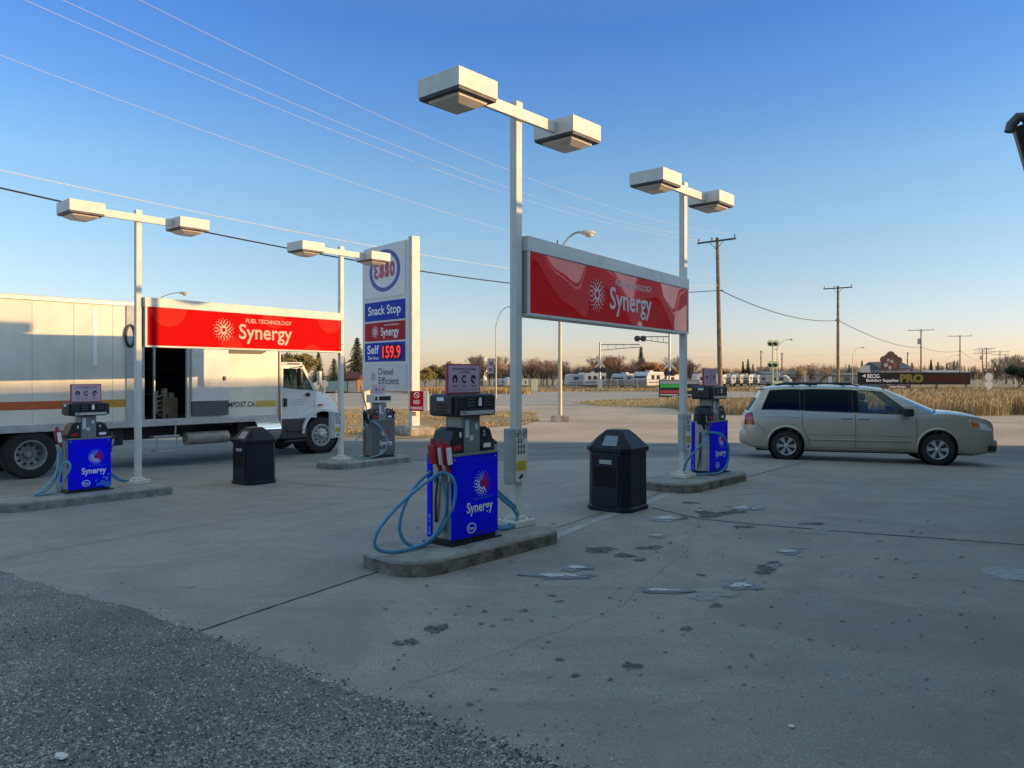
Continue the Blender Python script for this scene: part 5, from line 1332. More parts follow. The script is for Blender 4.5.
    # steps and black side box below the cab door
    mb = MB(); mb.box(5.74, 6.52, .04, .5, .45, .97, .03); mb.box(5.9, 6.5, -.03, .10, .66, .70, .008); mb.box(5.9, 6.45, -.03, .10, .38, .42, .008); mb.build('cab_steps', mat('black_step_panel', (.035, .035, .038), .45), t)
    mb = MB(); mb.box(cb0+.10, cb0+.20, .02, .055, 1.30, 1.52, .015); mb.build('door_handle', M['black'], t)
    mb = MB(); mb.box(6.50, 6.60, -.01, .055, 1.56, 1.66, .02); mb.build('mirror_bracket', M['black'], t)
    mb = MB()
    for zz, w_ in ((1.46, .40), (1.40, .46), (1.34, .30)): mb.box(6.28-w_/2, 6.28+w_/2, cabw0-.0025, cabw0-.0005, zz, zz+.022)
    mb.build('door_lettering', mat('faded_door_text', (.35, .38, .40), .6), t)
    mb = MB(); mb.box(cb0+.25, 6.30, -.0, .055, 2.42, 2.445, .004); mb.build('drip_rail', M['black'], t)
    # west-coast mirrors
    for yy, nm in ((-.22, 1), (DW+.12, -1)):
        mb = MB(); mb.tube([(6.22, yy, 2.36), (6.10, yy, 2.30), (6.05, yy, 2.1), (6.08, yy, 1.86), (6.20, yy, 1.79), (6.30, yy+.05*nm, 1.78)], .014, 6)
        mb.tube([(6.22, yy, 2.36), (6.3, yy+.27*nm, 2.35)], .012, 6); mb.tube([(6.20, yy, 1.79), (6.4, yy+.27*nm, 1.76)], .012, 6); fr = mb.build('mirror_frame', M['black'], t, smooth=True)
        mb = MB(); mb.box(6.10, 6.17, yy-.10, yy+.10, 1.86, 2.30, .02); mb.build('mirror', M['black'], fr)
    mb = MB(); mb.tube([(6.95, -.02, 1.62), (6.88, -.10, 1.9), (6.80, -.14, 2.05)], .010, 5); mb.box(6.74, 6.84, -.20, -.08, 1.86, 2.24, .035); mb.build('hood_mirror', wp, t)
    # exhaust stack between the box and the cab
    mb = MB(); mb.cyl((5.675, .02, .62), (5.675, .02, 2.9), .05, n=14); st_ = mb.build('exhaust_stack', mat('grey_steel_pipe', (.30, .29, .28), .35, .6, .2, 9), t, smooth=True)
    mb = MB(); mb.cyl((5.675, .02, .70), (5.675, .02, 1.65), .075, n=16); mb.build('heat_shield', M['chrome'], st_, smooth=True)
    for x, y, st, tn in ((0, .17, 'rear', 0), (0, DW-.3, 'rear', 0), (7.0, .20, 'front', -3), (7.0, DW-.32, 'front', -3)):
        wheel(t, x, y, .50, .50, .28 if st == 'front' else .34, st, -1 if y < 1 else 1, tn, .58)
    mb = MB(); mb.box(-.8, .8, .02, .04, 1.0, 1.06); mb.cyl((0, .2, .5), (0, DW-.3, .5), .09, n=12); mb.cyl((7.0, .2, .5), (7.0, DW-.3, .5), .07, n=12); mb.build('axles', M['black'], t)
truck()

# ================================================================== BEYOND THE FORECOURT
GZ = -.3
def at(u, Y, z=GZ): return Vector((xat(u, Y), Y, z))

# ---- street lamps
def street_lamp(u, Y, h, reach, side, label, r0=.10, foot=False, group='tall street lamps along the road', rise=1.1):
    t = thing('street_lamp', label, 'street lamp', at(u, Y), 0, group)
    z1 = h-rise
    mb = MB(); mb.cyl((0, 0, .0), (0, 0, z1), r0, r0*.6, 12); mb.cyl((0, 0, z1), (0, 0, z1+.25), r0*.6, r0*.5, 10); mb.build('pole', mat('tan_lamp_pole', (.50, .45, .36), .5, .2, .12, 2), t, smooth=True)
    pts = [(0, 0, z1-.4)] + [(side*reach*(1-math.cos(R(a))), 0, z1-.4 + (rise+.3)*math.sin(R(a))) for a in range(8, 91, 8)]
    mb = MB(); mb.tube(pts, r0*.45, 8); mb.build('arm', M['galv'], t, smooth=True)
    ex, ez = pts[-1][0], pts[-1][2]
    bm = bmesh.new(); bmesh.ops.create_uvsphere(bm, u_segments=12, v_segments=8, radius=1)
    for w in bm.verts: w.co = Vector((ex + side*(.32+w.co.x*.40), w.co.y*.17, ez-.04 + (w.co.z*.13 if w.co.z > 0 else w.co.z*.10)))
    hd = MB().frombm(bm).build('lamp_head', mat('lamp_head_cream', (.62, .58, .48), .4, 0, .1, 6), t, smooth=True)
    bm = bmesh.new(); bmesh.ops.create_uvsphere(bm, u_segments=12, v_segments=8, radius=1)
    for w in bm.verts: w.co = Vector((ex + side*(.40+w.co.x*.20), w.co.y*.14, ez-.14 + w.co.z*.12))
    MB().frombm(bm).build('glass_bowl', M['lens'], hd, smooth=True)
    if foot:
        mb = MB(); mb.box(-.42, .42, -.42, .42, -.05, .26, .08); mb.build('concrete_foot', mat('rough_concrete_foot', (.42, .38, .32), .9, 0, .5, 3, .8, 15), t)
        mb = MB(); mb.cyl((-.12, -.06, z1-.9), (-.12, -.06, z1+.6), .03, n=8); mb.build('antenna_rod', M['dark_metal'], t)
    return t
street_lamp(560, 36, 8.95, 1.0, 1, 'tan street lamp on a concrete foot behind the dark red sign', .11, True)
L2 = street_lamp(496, 69, 8.4, 1.25, 1, 'thin curved street lamp with a hanging banner left of nearest post', .075, rise=1.9)
b = thing('banner', 'small grey banner hung on the thin street lamp', 'banner', at(494.6, 69, zat(373, 69)))
mb = MB(); mb.box(-.62, -.06, -.02, .02, 0, 1.25, .01); mb.build('cloth', mat('faded_banner', (.30, .27, .33), .8, 0, .3, 6), b)
mb = MB(); mb.box(-.5, -.2, -.025, -.021, .15, .45); mb.box(-.45, -.15, -.025, -.021, .65, 1.0); mb.build('printed_mark', mat('banner_mark', (.10, .08, .13), .8), b)
mb = MB(); mb.cyl((-.64, 0, 1.26), (.06, 0, 1.26), .02, n=6); mb.cyl((-.64, 0, -.01), (.06, 0, -.01), .02, n=6); mb.build('bracket', M['galv'], b)
street_lamp(153, 63, 9.0, 2.3, 1, 'slim curved street lamp showing above the bright red sign', .07, rise=1.1)
street_lamp(777, 132, 8.4, 2.2, 1, 'far curved street lamp behind the railway flasher', .08, rise=1.9)
street_lamp(852.5, 176, 8.6, 2.2, 1, 'far curved street lamp behind the hardware billboard', .09, rise=1.9)
street_lamp(946, 260, 9.0, 4, 1, 'very distant street lamp near the right utility poles', .10, rise=2.2)

# ---- utility poles
def upole(u, Y, top_z, label, ang, arm=2.6, low=8.2, xf=False, double=False, lean=0.0):
    t = thing('utility_pole', label, 'utility pole', at(u, Y), ang, 'wooden utility poles along the far road')
    h = top_z-GZ
    mb = MB(); mb.cyl((0, 0, -.2), (lean, 0, h), .19, .12, 12); mb.build('pole', M['wood'], t, smooth=True)
    for k in range(2 if double else 1):
        zz = h-.25-1.1*k
        mb = MB(); mb.box(-arm/2+lean, arm/2+lean, -.19, -.08, zz-.06, zz+.06, .01); ca = mb.build('crossarm', mat('grey_weathered_arm', (.10, .085, .07), .85, 0, .3, 4), t)
        for s in (-.47, -.12, .47):
            mb = MB(); mb.cyl((s*arm+lean, -.13, zz+.06), (s*arm+lean, -.13, zz+.18), .03, n=6); mb.cyl((s*arm+lean, -.13, zz+.18), (s*arm+lean, -.13, zz+.30), .065, .045, 8); mb.build('insulator', M['dark_metal'], ca)
        mb = MB(); mb.tube([(-.55+lean, -.13, zz-.04), (lean, -.13, zz-.6)], .02, 5); mb.tube([(.55+lean, -.13, zz-.04), (lean, -.13, zz-.6)], .02, 5); mb.build('brace', M['dark_metal'], ca)
    mb = MB(); mb.cyl((-.22, 0, low-GZ), (.22, 0, low-GZ), .03, n=6); mb.box(-.22, -.12, -.1, .1, low-GZ-.12, low-GZ+.12); mb.build('cable_clamp', M['dark_metal'], t)
    if xf:
        mb = MB(); mb.cyl((-.42, 0, h-3.3), (-.42, 0, h-2.1), .28, n=14); mb.build('transformer', M['grey_metal'], t, smooth=True)
    return t
TOP = 11.7
a1 = math.atan2(-2.4, 2.6)
upole(720.5, 55, TOP, 'tall wooden utility pole just right of the dark red sign', a1, 3.0, 7.9, lean=-.25)
upole(838, 85, TOP, 'wooden utility pole standing behind the van roof', -.62, 3.0, 7.9)
upole(921, 168, TOP+.2, 'utility pole with transformer behind the hardware billboard', -.5, 5.0, 7.9, True)
upole(960, 194, TOP+.2, 'utility pole right of the hardware billboard, with one crossarm', -.5, 5.2, 7.9)
upole(982.5, 235, 9.8, 'far utility pole, left of the close pair near the right edge', -.3, 4.8, 7, True, True)
upole(986.5, 240, 10.4, 'far utility pole, right of the close pair near the right edge', -.3, 4.8, 7, False, True)
upole(1000, 290, 10.9, 'faintest distant utility pole before the right hand bare trees', -.2, 6, 7, False, True)
upole(907.5, 210, 8.0, 'short distant pole above the blobby brown sign', .1, .5, 6)
upole(761, 190, 7.8, 'short distant pole left of the railway flasher', 0, .5, 6)
upole(782, 200, 7.6, 'short distant pole right of the railway flasher', 0, .5, 6)
upole(693.5, 150, 3.6, 'short distant pole right of the dark red sign post', 0, .4, 3)
PB = Vector((-24, 6, 0))
t = thing('utility_pole', 'utility pole outside the view to the left, carrying the cables', 'utility pole', (PB.x, PB.y, GZ), 0)
mb = MB(); mb.cyl((0, 0, 0), (0, 0, 17.0), .2, .13, 12); mb.build('pole', M['wood'], t)
mb = MB(); mb.box(-1.3, 1.3, -.06, .06, 16.2, 16.35); mb.build('crossarm', M['wood'], t)

# ---- cables: each one hangs between two poles, its sag taken from two sight lines
def ray_on(plan0, plan1, u):
    k = (u-U0)/F; dx = plan1.x-plan0.x; dy = plan1.y-plan0.y
    s = (k*plan0.y - plan0.x)/(dx - k*dy); return s
def fit_cable(name, label, p0, plan1, q1, q2, r, m, n=36, group='thin overhead cables'):
    s1 = ray_on(p0, plan1, q1[0]); s2 = ray_on(p0, plan1, q2[0])
    def zz(s, v): Y = p0.y+(plan1.y-p0.y)*s; return CH-(v-V0)*Y/F
    z1, z2 = zz(s1, q1[1])-p0.z, zz(s2, q2[1])-p0.z
    # z(s)-z0 = d*s - S*s*(1-s)
    a11, a12, a21, a22 = s1, -s1*(1-s1), s2, -s2*(1-s2); D = a11*a22-a12*a21
    d = (z1*a22-a12*z2)/D; S = (a11*z2-a21*z1)/D
    pts = [(p0.x+(plan1.x-p0.x)*i/n, p0.y+(plan1.y-p0.y)*i/n, p0.z+d*(i/n)-S*(i/n)*(1-i/n)) for i in range(n+1)]
    mb = MB(); mb.tube(pts, r, 5, cap=False); o = mb.build(name, m, smooth=True, recalc=False); tag(o, label, 'cable', group)
def cable(p0, p1, sagm, r, m, label, n=24):
    mb = MB(); mb.tube(sag(p0, p1, sagm, n), r, 5, cap=False); o = mb.build('power_cable', m, smooth=True, recalc=False); tag(o, label, 'cable', 'thin overhead cables')
def arm_pt(u, Y, top, s, arm, ang): c = at(u, Y); return Vector((c.x+s*arm*math.cos(ang), c.y+s*arm*math.sin(ang), top-.25+.2))
A = [arm_pt(717, 55, TOP, s, 3.0, a1) for s in (-.47, -.12, .47)]
fit_cable('power_cable', 'highest pale overhead cable crossing the upper left sky', A[2], PB, (500, 167), (140, 0), .0065, M['wire'])
fit_cable('power_cable', 'second highest pale overhead cable in the upper left sky', A[1], PB, (487, 180), (63, 0), .0065, M['wire'])
fit_cable('power_cable', 'third highest pale overhead cable in the upper left sky', A[0], PB, (460, 178), (25, 0), .0065, M['wire'])
lowp = lambda dz: Vector((at(720.5, 55).x-.2, 55, 7.9+dz))
fit_cable('power_cable', 'pale overhead cable alone across the middle of the left sky', lowp(1.1), PB, (498, 228), (0, 55), .0065, M['wire'])
fit_cable('power_cable', 'pale overhead cable just above the black one over the left lamps', lowp(.35), PB, (508, 268), (0, 170), .011, mat('sunlit_cable', (.62, .60, .56), .5))
fit_cable('power_cable', 'thick black overhead cable running behind the left lamp heads', lowp(0), PB, (508, 283), (0, 188), .026, M['darkwire'])
B_ = [arm_pt(838, 85, TOP, s, 3.0, -.62) for s in (-.47, -.12, .47)]
C_ = [arm_pt(921, 168, TOP+.2, s, 5.0, -.5) for s in (-.47, -.12, .47)]
D_ = [arm_pt(960, 194, TOP+.2, s, 5.2, -.5) for s in (-.47, -.12, .47)]
for i in range(3):
    cable(A[i], B_[i], 1.3, .006, M['wire'], ('near', 'middle', 'outer')[i]+' crossarm cable between the two nearest utility poles')
    cable(B_[i], C_[i], 2.6, .008, M['wire'], ('near', 'middle', 'outer')[i]+' crossarm cable running from the pole behind the van')
    cable(C_[i], D_[i], .8, .010, M['wire'], ('near', 'middle', 'outer')[i]+' crossarm cable between poles by the hardware billboard')
lc = lambda u, Y, z=7.9: Vector((at(u, Y).x, Y, z))
cable(lc(720.5, 55), lc(838, 85), .75, .035, M['darkwire'], 'black low cable sagging from the pole right of the sign')
cable(lc(838, 85), lc(921, 168), .9, .04, M['darkwire'], 'black low cable sagging from the pole behind the van')
cable(lc(921, 168), lc(960, 194), .6, .04, M['darkwire'], 'black low cable between the poles by the hardware billboard')
cable(lc(960, 194), lc(1002, 290), 2.2, .04, M['darkwire'], 'black low cable going right from the last single pole')
cable(Vector((at(560, 190).x, 190, 6.2)), Vector((at(921, 200).x, 200, 7.8)), .5, .015, M['wire'], 'long faint far cable behind the railway signals')

# ---- railway signals
def flasher_pair(t, x, z, r, m):
    for s in (-1, 1):
        mb = MB(); mb.cyl((x+s*r*1.25, -.12, z), (x+s*r*1.25, -.16, z), r*1.25, n=18); dk = mb.build('lamp_backing', m, t)
        mb = MB(); mb.cyl((x+s*r*1.25, -.16, z), (x+s*r*1.25, -.34, z), r*.5, n=14); mb.build('lamp_hood', M['dark_metal'], dk)
def crossbuck(t, z, s, m):
    mb = MB()
    for k in (-1, 1):
        mb.M = Matrix.Translation((0, -.14 - .015*k, z)) @ Matrix.Rotation(R(45*k), 4, 'Y'); mb.box(-s, s, -.01, .01, -.11, .11)
    mb.build('crossbuck', m, t)
def cantilever(u, Y, ztop, side, reach, label, lights):
    t = thing('railway_signal', label, 'railway signal', at(u, Y), 0, 'railway crossing signals')
    h = ztop-GZ; g_ = M['galv']
    mb = MB(); mb.cyl((0, 0, 0), (0, 0, h), .16, .13, 12); mb.build('mast', g_, t, smooth=True)
    z1, z2, z3 = h-.7 if lights else h-.35, h-1.5 if lights else h-1.15, h-.9
    mb = MB(); mb.tube([(0, 0, z1), (side*reach, 0, z1+.0)], .06, 6); mb.tube([(0, 0, z2), (side*reach, 0, z1-.35)], .05, 6)
    for k in range(1, 5):
        x = side*reach*k/5; mb.tube([(x, 0, z1), (x, 0, z2+(z1-.35-z2)*k/5)], .03, 5)
    mb.build('truss_arm', mat('dark_galvanised_arm', (.20, .19, .18), .5, .4), t)
    if lights: flasher_pair(t, side*reach*.97, z1-.25, .30, M['black'])
    crossbuck(t, h-4.0 if lights else h-2.9, .95, mat('weathered_white_board', (.55, .52, .48), .6))
    flasher_pair(t, 0, h-5.2 if lights else h-3.9, .30, M['black'])
    mb = MB(); mb.box(-.4, .4, -.4, .4, 0, .35, .05); mb.build('base', M['galv'], t)
    mb = MB(); mb.box(-.25, .25, -.2, .2, .35, 1.6, .03) if not lights else mb.box(.5, 1.3, -.4, .4, 0, 1.4, .03); mb.build('relay_case', mat('silver_case', (.5, .5, .48), .4, .3), t)
    return t
cantilever(600, 108, zat(342, 108), 1, 5.6, 'railway crossing signal mast with left gantry arm beyond the road', False)
cantilever(669.5, 95, zat(331, 95), -1, 3.75, 'railway crossing signal mast whose gantry arm holds two flashers', True)
def yellow_flasher():
    Y = 100; t = thing('railway_signal', 'pale yellow railway flasher mast with ladder above the van roof', 'railway signal', at(773, Y), 0)
    ym = mat('pale_yellow_paint', (.72, .74, .36), .5, 0, .1, 3)
    h = zat(342, Y)-GZ
    mb = MB(); mb.cyl((0, 0, 0), (0, 0, h), .14, .11, 10); mb.build('mast', ym, t)
    mb = MB(); 
    for x in (.55, .95): mb.tube([(x, .2, 0), (x-.2, .1, h-.7)], .035, 5)
    for k in range(16): mb.tube([(.55-.2*k/16, .2, .4*k+.2), (.95-.2*k/16, .2, .4*k+.2)], .02, 5)
    mb.box(0, .7, -.02, .06, h-1.0, h-.9); mb.box(0, .7, -.02, .06, h-2.7, h-2.6); mb.build('ladder', M['galv'], t)
    for zz in (h-.15, h-2.9):
        for s in (-1, 1):
            mb = MB(); mb.cyl((s*.36, -.1, zz), (s*.36, -.16, zz), .42, n=18); bk = mb.build('lamp_backing', ym, t)
            mb = MB(); mb.cyl((s*.36-.1, -.16, zz-.1), (s*.36-.16, -.42, zz-.14), .24, n=12); mb.build('lamp_hood', M['dark_metal'], bk)
    mb = MB(); mb.box(.0, 1.1, -.5, .5, .3, 1.3, .04); mb.build('relay_case', ym, t)
yellow_flasher()

# ---- message board, container, boxes, fence
def msg_board():
    Y = 70; x0, x1 = xat(659, Y), xat(699, Y); t = thing('message_board', 'black roadside message board with green red and yellow rows', 'sign', ((x0+x1)/2, Y, GZ), 0)
    h0 = zat(398, Y)-GZ; h1 = zat(380, Y)-GZ; w = (x1-x0)/2
    mb = MB(); mb.box(-w, w, -.12, .12, h0, h1, .02); bd = mb.build('board', M['black'], t)
    mb = MB(); mb.box(-w+.05, w-.05, -.128, -.121, h1-.36, h1-.05); mb.build('header_strip', mat('grey_header', (.30, .33, .36), .5), bd)
    H = h1-h0
    def rowm(x0f, x1f, z0f, z1f, col, nm):
        mb = MB(); x = -w+.08+(2*w-.16)*x0f; xe = -w+.08+(2*w-.16)*x1f
        while x < xe-.02: mb.box(x, x+.085, -.128, -.122, h0+H*z0f, h0+H*z1f); x += .088
        mb.build('letter_row', mat(nm, col, .5), bd)
    rowm(0, .62, .58, .76, (.03, .42, .07), 'green_letters'); rowm(.50, 1, .42, .54, (.50, .50, .05), 'yellow_letters')
    rowm(0, .45, .27, .43, (.45, .04, .06), 'crimson_letters'); rowm(.46, .66, .27, .43, (.62, .05, .02), 'red_letters')
    rowm(0, .46, .15, .21, (.6, .6, .6), 'white_letters'); rowm(.52, .95, .14, .20, (.6, .6, .6), 'white_letters'); rowm(.30, .62, .05, .10, (.6, .6, .6), 'white_letters')
    mb = MB(); [mb.box(s*w*.9-.05, s*w*.9+.05, -.05, .05, 0, h0+.3) for s in (-1, -.4, .4, 1)]; mb.build('legs', M['dark_metal'], t)
    mb = MB()
    for s in (-.95, -.75, -.3): mb.box(s*w-.16, s*w+.16, -.5, -.25, -.02, .16, .03)
    mb.build('ballast_blocks', mat('pale_block', (.45, .40, .33), .8), t)
msg_board()
t = thing('skip_container', 'dark blue metal container beside the roadside message board', 'skip', at(704, 76), R(8))
mb = MB(); mb.prism([(-1.25, .15), (1.25, .15), (1.35, 1.15), (-1.35, 1.15)], -.8, .8, 'y'); sk = mb.build('body', M['navy'], t, bevel=.03)
mb = MB(); [mb.box(x-.04, x+.04, -.85, -.79, .2, 1.1) for x in (-1.0, -.5, 0, .5, 1.0)]; mb.build('ribs', M['navy'], sk)
mb = MB(); mb.box(-1.38, 1.38, -.84, .84, 1.15, 1.22, .02); mb.build('lid', M['black'], t)
mb = MB(); [mb.cyl((x, -.6, .08), (x, -.7, .08), .09, n=10) for x in (-1.0, 1.0)]; mb.build('castors', M['rubber'], t)
t = thing('utility_cabinet', 'cream roadside utility cabinet in front of the fence', 'cabinet', at(534, 98), 0)
mb = MB(); mb.box(-.42, .42, -.35, .35, .0, 1.62, .03); mb.box(-.46, .46, -.39, .39, 1.55, 1.66, .02); cb = mb.build('body', mat('cream_cabinet', (.66, .62, .45), .5, 0, .1, 4), t)
mb = MB(); mb.box(-.36, -.01, -.365, -.352, .15, 1.45, .003); mb.box(.01, .36, -.365, -.352, .15, 1.45, .003); mb.build('doors', mat('cream_cabinet', (.66, .62, .45), .5), cb)
mb = MB(); mb.box(-.75, -.45, -.1, .2, .9, 1.5, .02); mb.build('meter_box', mat('cream_cabinet', (.66, .62, .45), .5), t)

def fence(u0, u1, Y0, Y1, h, label, sp=3.0):
    p0 = at(u0, Y0); p1 = at(u1, Y1); d = p1-p0; L = d.length; t = thing('chain_link_fence', label, 'fence', tuple(p0), math.atan2(d.y, d.x), 'chain link fences')
    n = int(L/sp)
    for i in range(n+1):
        mb = MB(); mb.cyl((i*sp, 0, 0), (i*sp, 0, h+.05), .035, n=6); mb.build('post', M['galv'], t)
    mb = MB(); mb.cyl((0, 0, h), (L, 0, h), .025, n=5); mb.cyl((0, 0, .08), (L, 0, .08), .015, n=5); mb.build('rail', M['galv'], t)
    mb = MB(); k = 0.0
    while k < L:      # crossed wires
        for s in (0, 1):
            a, b = (k, k+h) if s == 0 else (k+h, k); mb.add([(a-.008, 0, .05), (a+.008, 0, .05), (b+.008, 0, h), (b-.008, 0, h)], [(0, 1, 2, 3)])
        k += .22
    mb.build('wire_mesh', M['galv'], t, recalc=False)
fence(405, 700, 104, 112, 1.5, 'long low chain link fence in front of the white caravans')
fence(905, 1030, 150, 140, 1.3, 'short chain link fence below the right hand evergreen')

# ---- caravans
def caravan(u, Y, ang, Lc, hc, label, col, grp='white caravans parked beyond the fence', nose=True, z0=GZ):
    t = thing('caravan', label, 'caravan', at(u, Y, z0), R(ang), grp)
    hc *= .90; wh = 2.4; pts = [(0, .55), (Lc, .55), (Lc, hc), (.25, hc), (0, hc-.3)] if not nose else [(0, .55), (Lc, .55), (Lc, hc), (.9, hc), (.25, hc-.35), (-.15, hc*.62), (0, .55)]
    mb = MB(); mb.prism(pts, -wh/2, wh/2, 'y'); bd = mb.build('body', mat('caravan_'+col, {'white': (.55, .545, .52), 'cream': (.52, .47, .39), 'grey': (.40, .41, .42)}[col], .4, 0, .08, 2), t, bevel=.06)
    dkw = mat('caravan_window', (.03, .035, .045), .1); sm = mat('caravan_stripe', (.14, .15, .17), .5)
    for x0, x1 in ((Lc*.18, Lc*.32), (Lc*.42, Lc*.58), (Lc*.80, Lc*.92)):
        for s in (-1, 1):
            mb = MB(); mb.box(x0, x1, s*wh/2-.012, s*wh/2+.012, hc*.55, hc*.80, .003); mb.build('window', dkw, bd)
    mb = MB(); mb.box(Lc*.64, Lc*.64+.62, -wh/2-.014, -wh/2+.0, .7, hc*.86, .004); mb.build('door', mat('caravan_door', (.5, .5, .5), .4), bd)
    mb = MB(); mb.box(Lc*.05, Lc*.98, -wh/2-.010, -wh/2+.0, hc*.34, hc*.42); mb.box(Lc*.05, Lc*.98, wh/2, wh/2+.01, hc*.34, hc*.42); mb.build('stripe', sm, bd)
    if nose:
        mb = MB(); mb.prism([(.30, hc-.40), (.26, hc-.38), (-.17, hc*.63), (-.12, hc*.62)], -wh*.40, wh*.40, 'y'); mb.build('nose_window', dkw, bd)
        mb = MB(); mb.prism([(-.17, hc*.55), (-.11, hc*.55), (-.03, .62), (-.09, .62)], -wh*.42, wh*.42, 'y'); mb.build('nose_cover', sm, bd)
    mb = MB(); mb.box(Lc*.35, Lc*.50, -.4, .4, hc, hc+.22, .05); mb.build('roof_unit', mat('roof_unit_white', (.5, .5, .48), .6), t)
    for s in (-1, 1):
        for k in (.56, .70):
            mb = MB(); mb.cyl((Lc*k, s*wh/2-.2*s, .36), (Lc*k, s*wh/2, .36), .36, n=14); mb.build('wheel', M['rubber'], t)
    mb = MB(); mb.box(0, Lc, -wh/2+.2, wh/2-.2, .38, .56); mb.box(-1.1, 0, -.08, .08, .45, .55); mb.cyl((-.9, 0, 0), (-.9, 0, .5), .06, n=6); mb.build('chassis', M['dark_metal'], t)
    return t
for u, Y, a, L, h, lb, c, ns in [
    (566, 128, 6, 6.0, 2.55, 'white caravan seen side on, left of the left signal mast', 'white', False),
    (583, 126, 4, 3.6, 2.75, 'taller white caravan touching the left railway signal mast', 'white', False),
    (618, 124, 62, 8.0, 2.65, 'white caravan with dark nose window between the signal masts', 'grey', True),
    (640, 118, 58, 9.0, 2.95, 'large white caravan with black nose left of the message board', 'white', True),
    (655, 126, 50, 7.5, 2.5, 'cream caravan behind the message board', 'cream', True),
    (694, 122, 5, 3.4, 2.6, 'white caravan with small windows right of the sign post', 'white', False)]:
    caravan(u, Y, a, L, h, lb, c, nose=ns)
k = 0
for u in (712, 720, 729, 738, 747, 756):
    caravan(u-4, 136+4*k, 64+3*(k%2), 6.0, 2.55-.06*(k % 3), 'caravan in the tight row behind the far right pump, nose towards the road', ('white', 'white', 'grey', 'cream')[k % 4], 'caravans in a tight row', True); k += 1
caravan(790, 136, 150, 5.0, 2.4, 'pale caravan nose beside the railway flasher ladder', 'cream', nose=True)
for u, Y, a, lb, c in [(505, 112, 10, 'small cream van parked by the fence near the banner', 'cream'), (516, 116, 170, 'small white van parked by the fence right of the banner', 'white')]:
    caravan(u, Y, a, 3.2, 1.8, lb, c, 'parked vehicles by the fence', nose=False)

# ---- far buildings
def shed(u0, u1, Y, h, label, col, roofc, depth=9, pitch=.5, win=3, name='shed'):
    x0, x1 = xat(u0, Y), xat(u1, Y); t = thing(name, label, 'building', (x0, Y, GZ), 0); Ls = x1-x0
    mb = MB(); mb.box(0, Ls, 0, depth, 0, h); wl_ = mb.build('wall', mat('wall_'+str(col), col, .8, 0, .12, 1.5), t)
    mb = MB(); mb.prism([(-.3, h), (depth/2, h+pitch), (depth+.3, h), (depth+.3, h-.15), (-.3, h-.15)], -.3, Ls+.3, 'x'); mb.build('roof', mat('roof_'+str(roofc), roofc, .7, 0, .12, 1.5), t)
    for i in range(win):
        xx = Ls*(i+.5)/win; mb = MB(); mb.box(xx-.6, xx+.6, -.03, -.002, h*.35, h*.7); mb.build('window', mat('far_window', (.05, .06, .07), .2), t)
    mb = MB(); mb.box(Ls*.12, Ls*.12+1.0, -.035, -.002, 0, 2.0 if h > 2.3 else h*.8); mb.build('door', M['grey_metal'], t)
    return t
shed(765, 822, 165, 2.45, 'long low blue grey shed behind the bare tree', (.17, .20, .25), (.15, .17, .20))
shed(822, 872, 190, 2.2, 'low grey green building left of the hardware billboard', (.20, .22, .21), (.14, .15, .15))
shed(881, 911, 140, 3.4, 'grey gabled building behind the blobby brown sign', (.24, .25, .27), (.09, .09, .10), 8, 1.2)
shed(928, 968, 210, 3.0, 'pale low warehouse behind the hardware billboard end', (.42, .40, .38), (.36, .35, .34))
shed(347, 357, 96, 1.75, 'small orange brick hut with a dark red roof between left poles', (.26, .14, .07), (.10, .02, .018), 5, .8, 1, 'hut')
shed(590, 632, 150, 1.9, 'dark roofed low building behind the gantry caravans', (.20, .19, .17), (.05, .05, .055), 8, 1.1)
def silo():
    t = thing('grain_elevator', 'white twin grain silo rising over the leafy tree', 'grain elevator', at(478.5, 300), 0); h = zat(357, 300)-GZ
    wm = mat('silo_white', (.62, .60, .55), .6, 0, .06, .3)
    for x in (-1.9, 1.9):
        mb = MB(); mb.cyl((x, 0, 0), (x, 0, h), 1.45, n=20); mb.build('silo', wm, t, smooth=True)
    mb = MB(); mb.box(-.55, .55, -.9, .6, 0, h-.6); mb.build('leg', mat('silo_grey', (.22, .22, .22), .7), t)
silo()
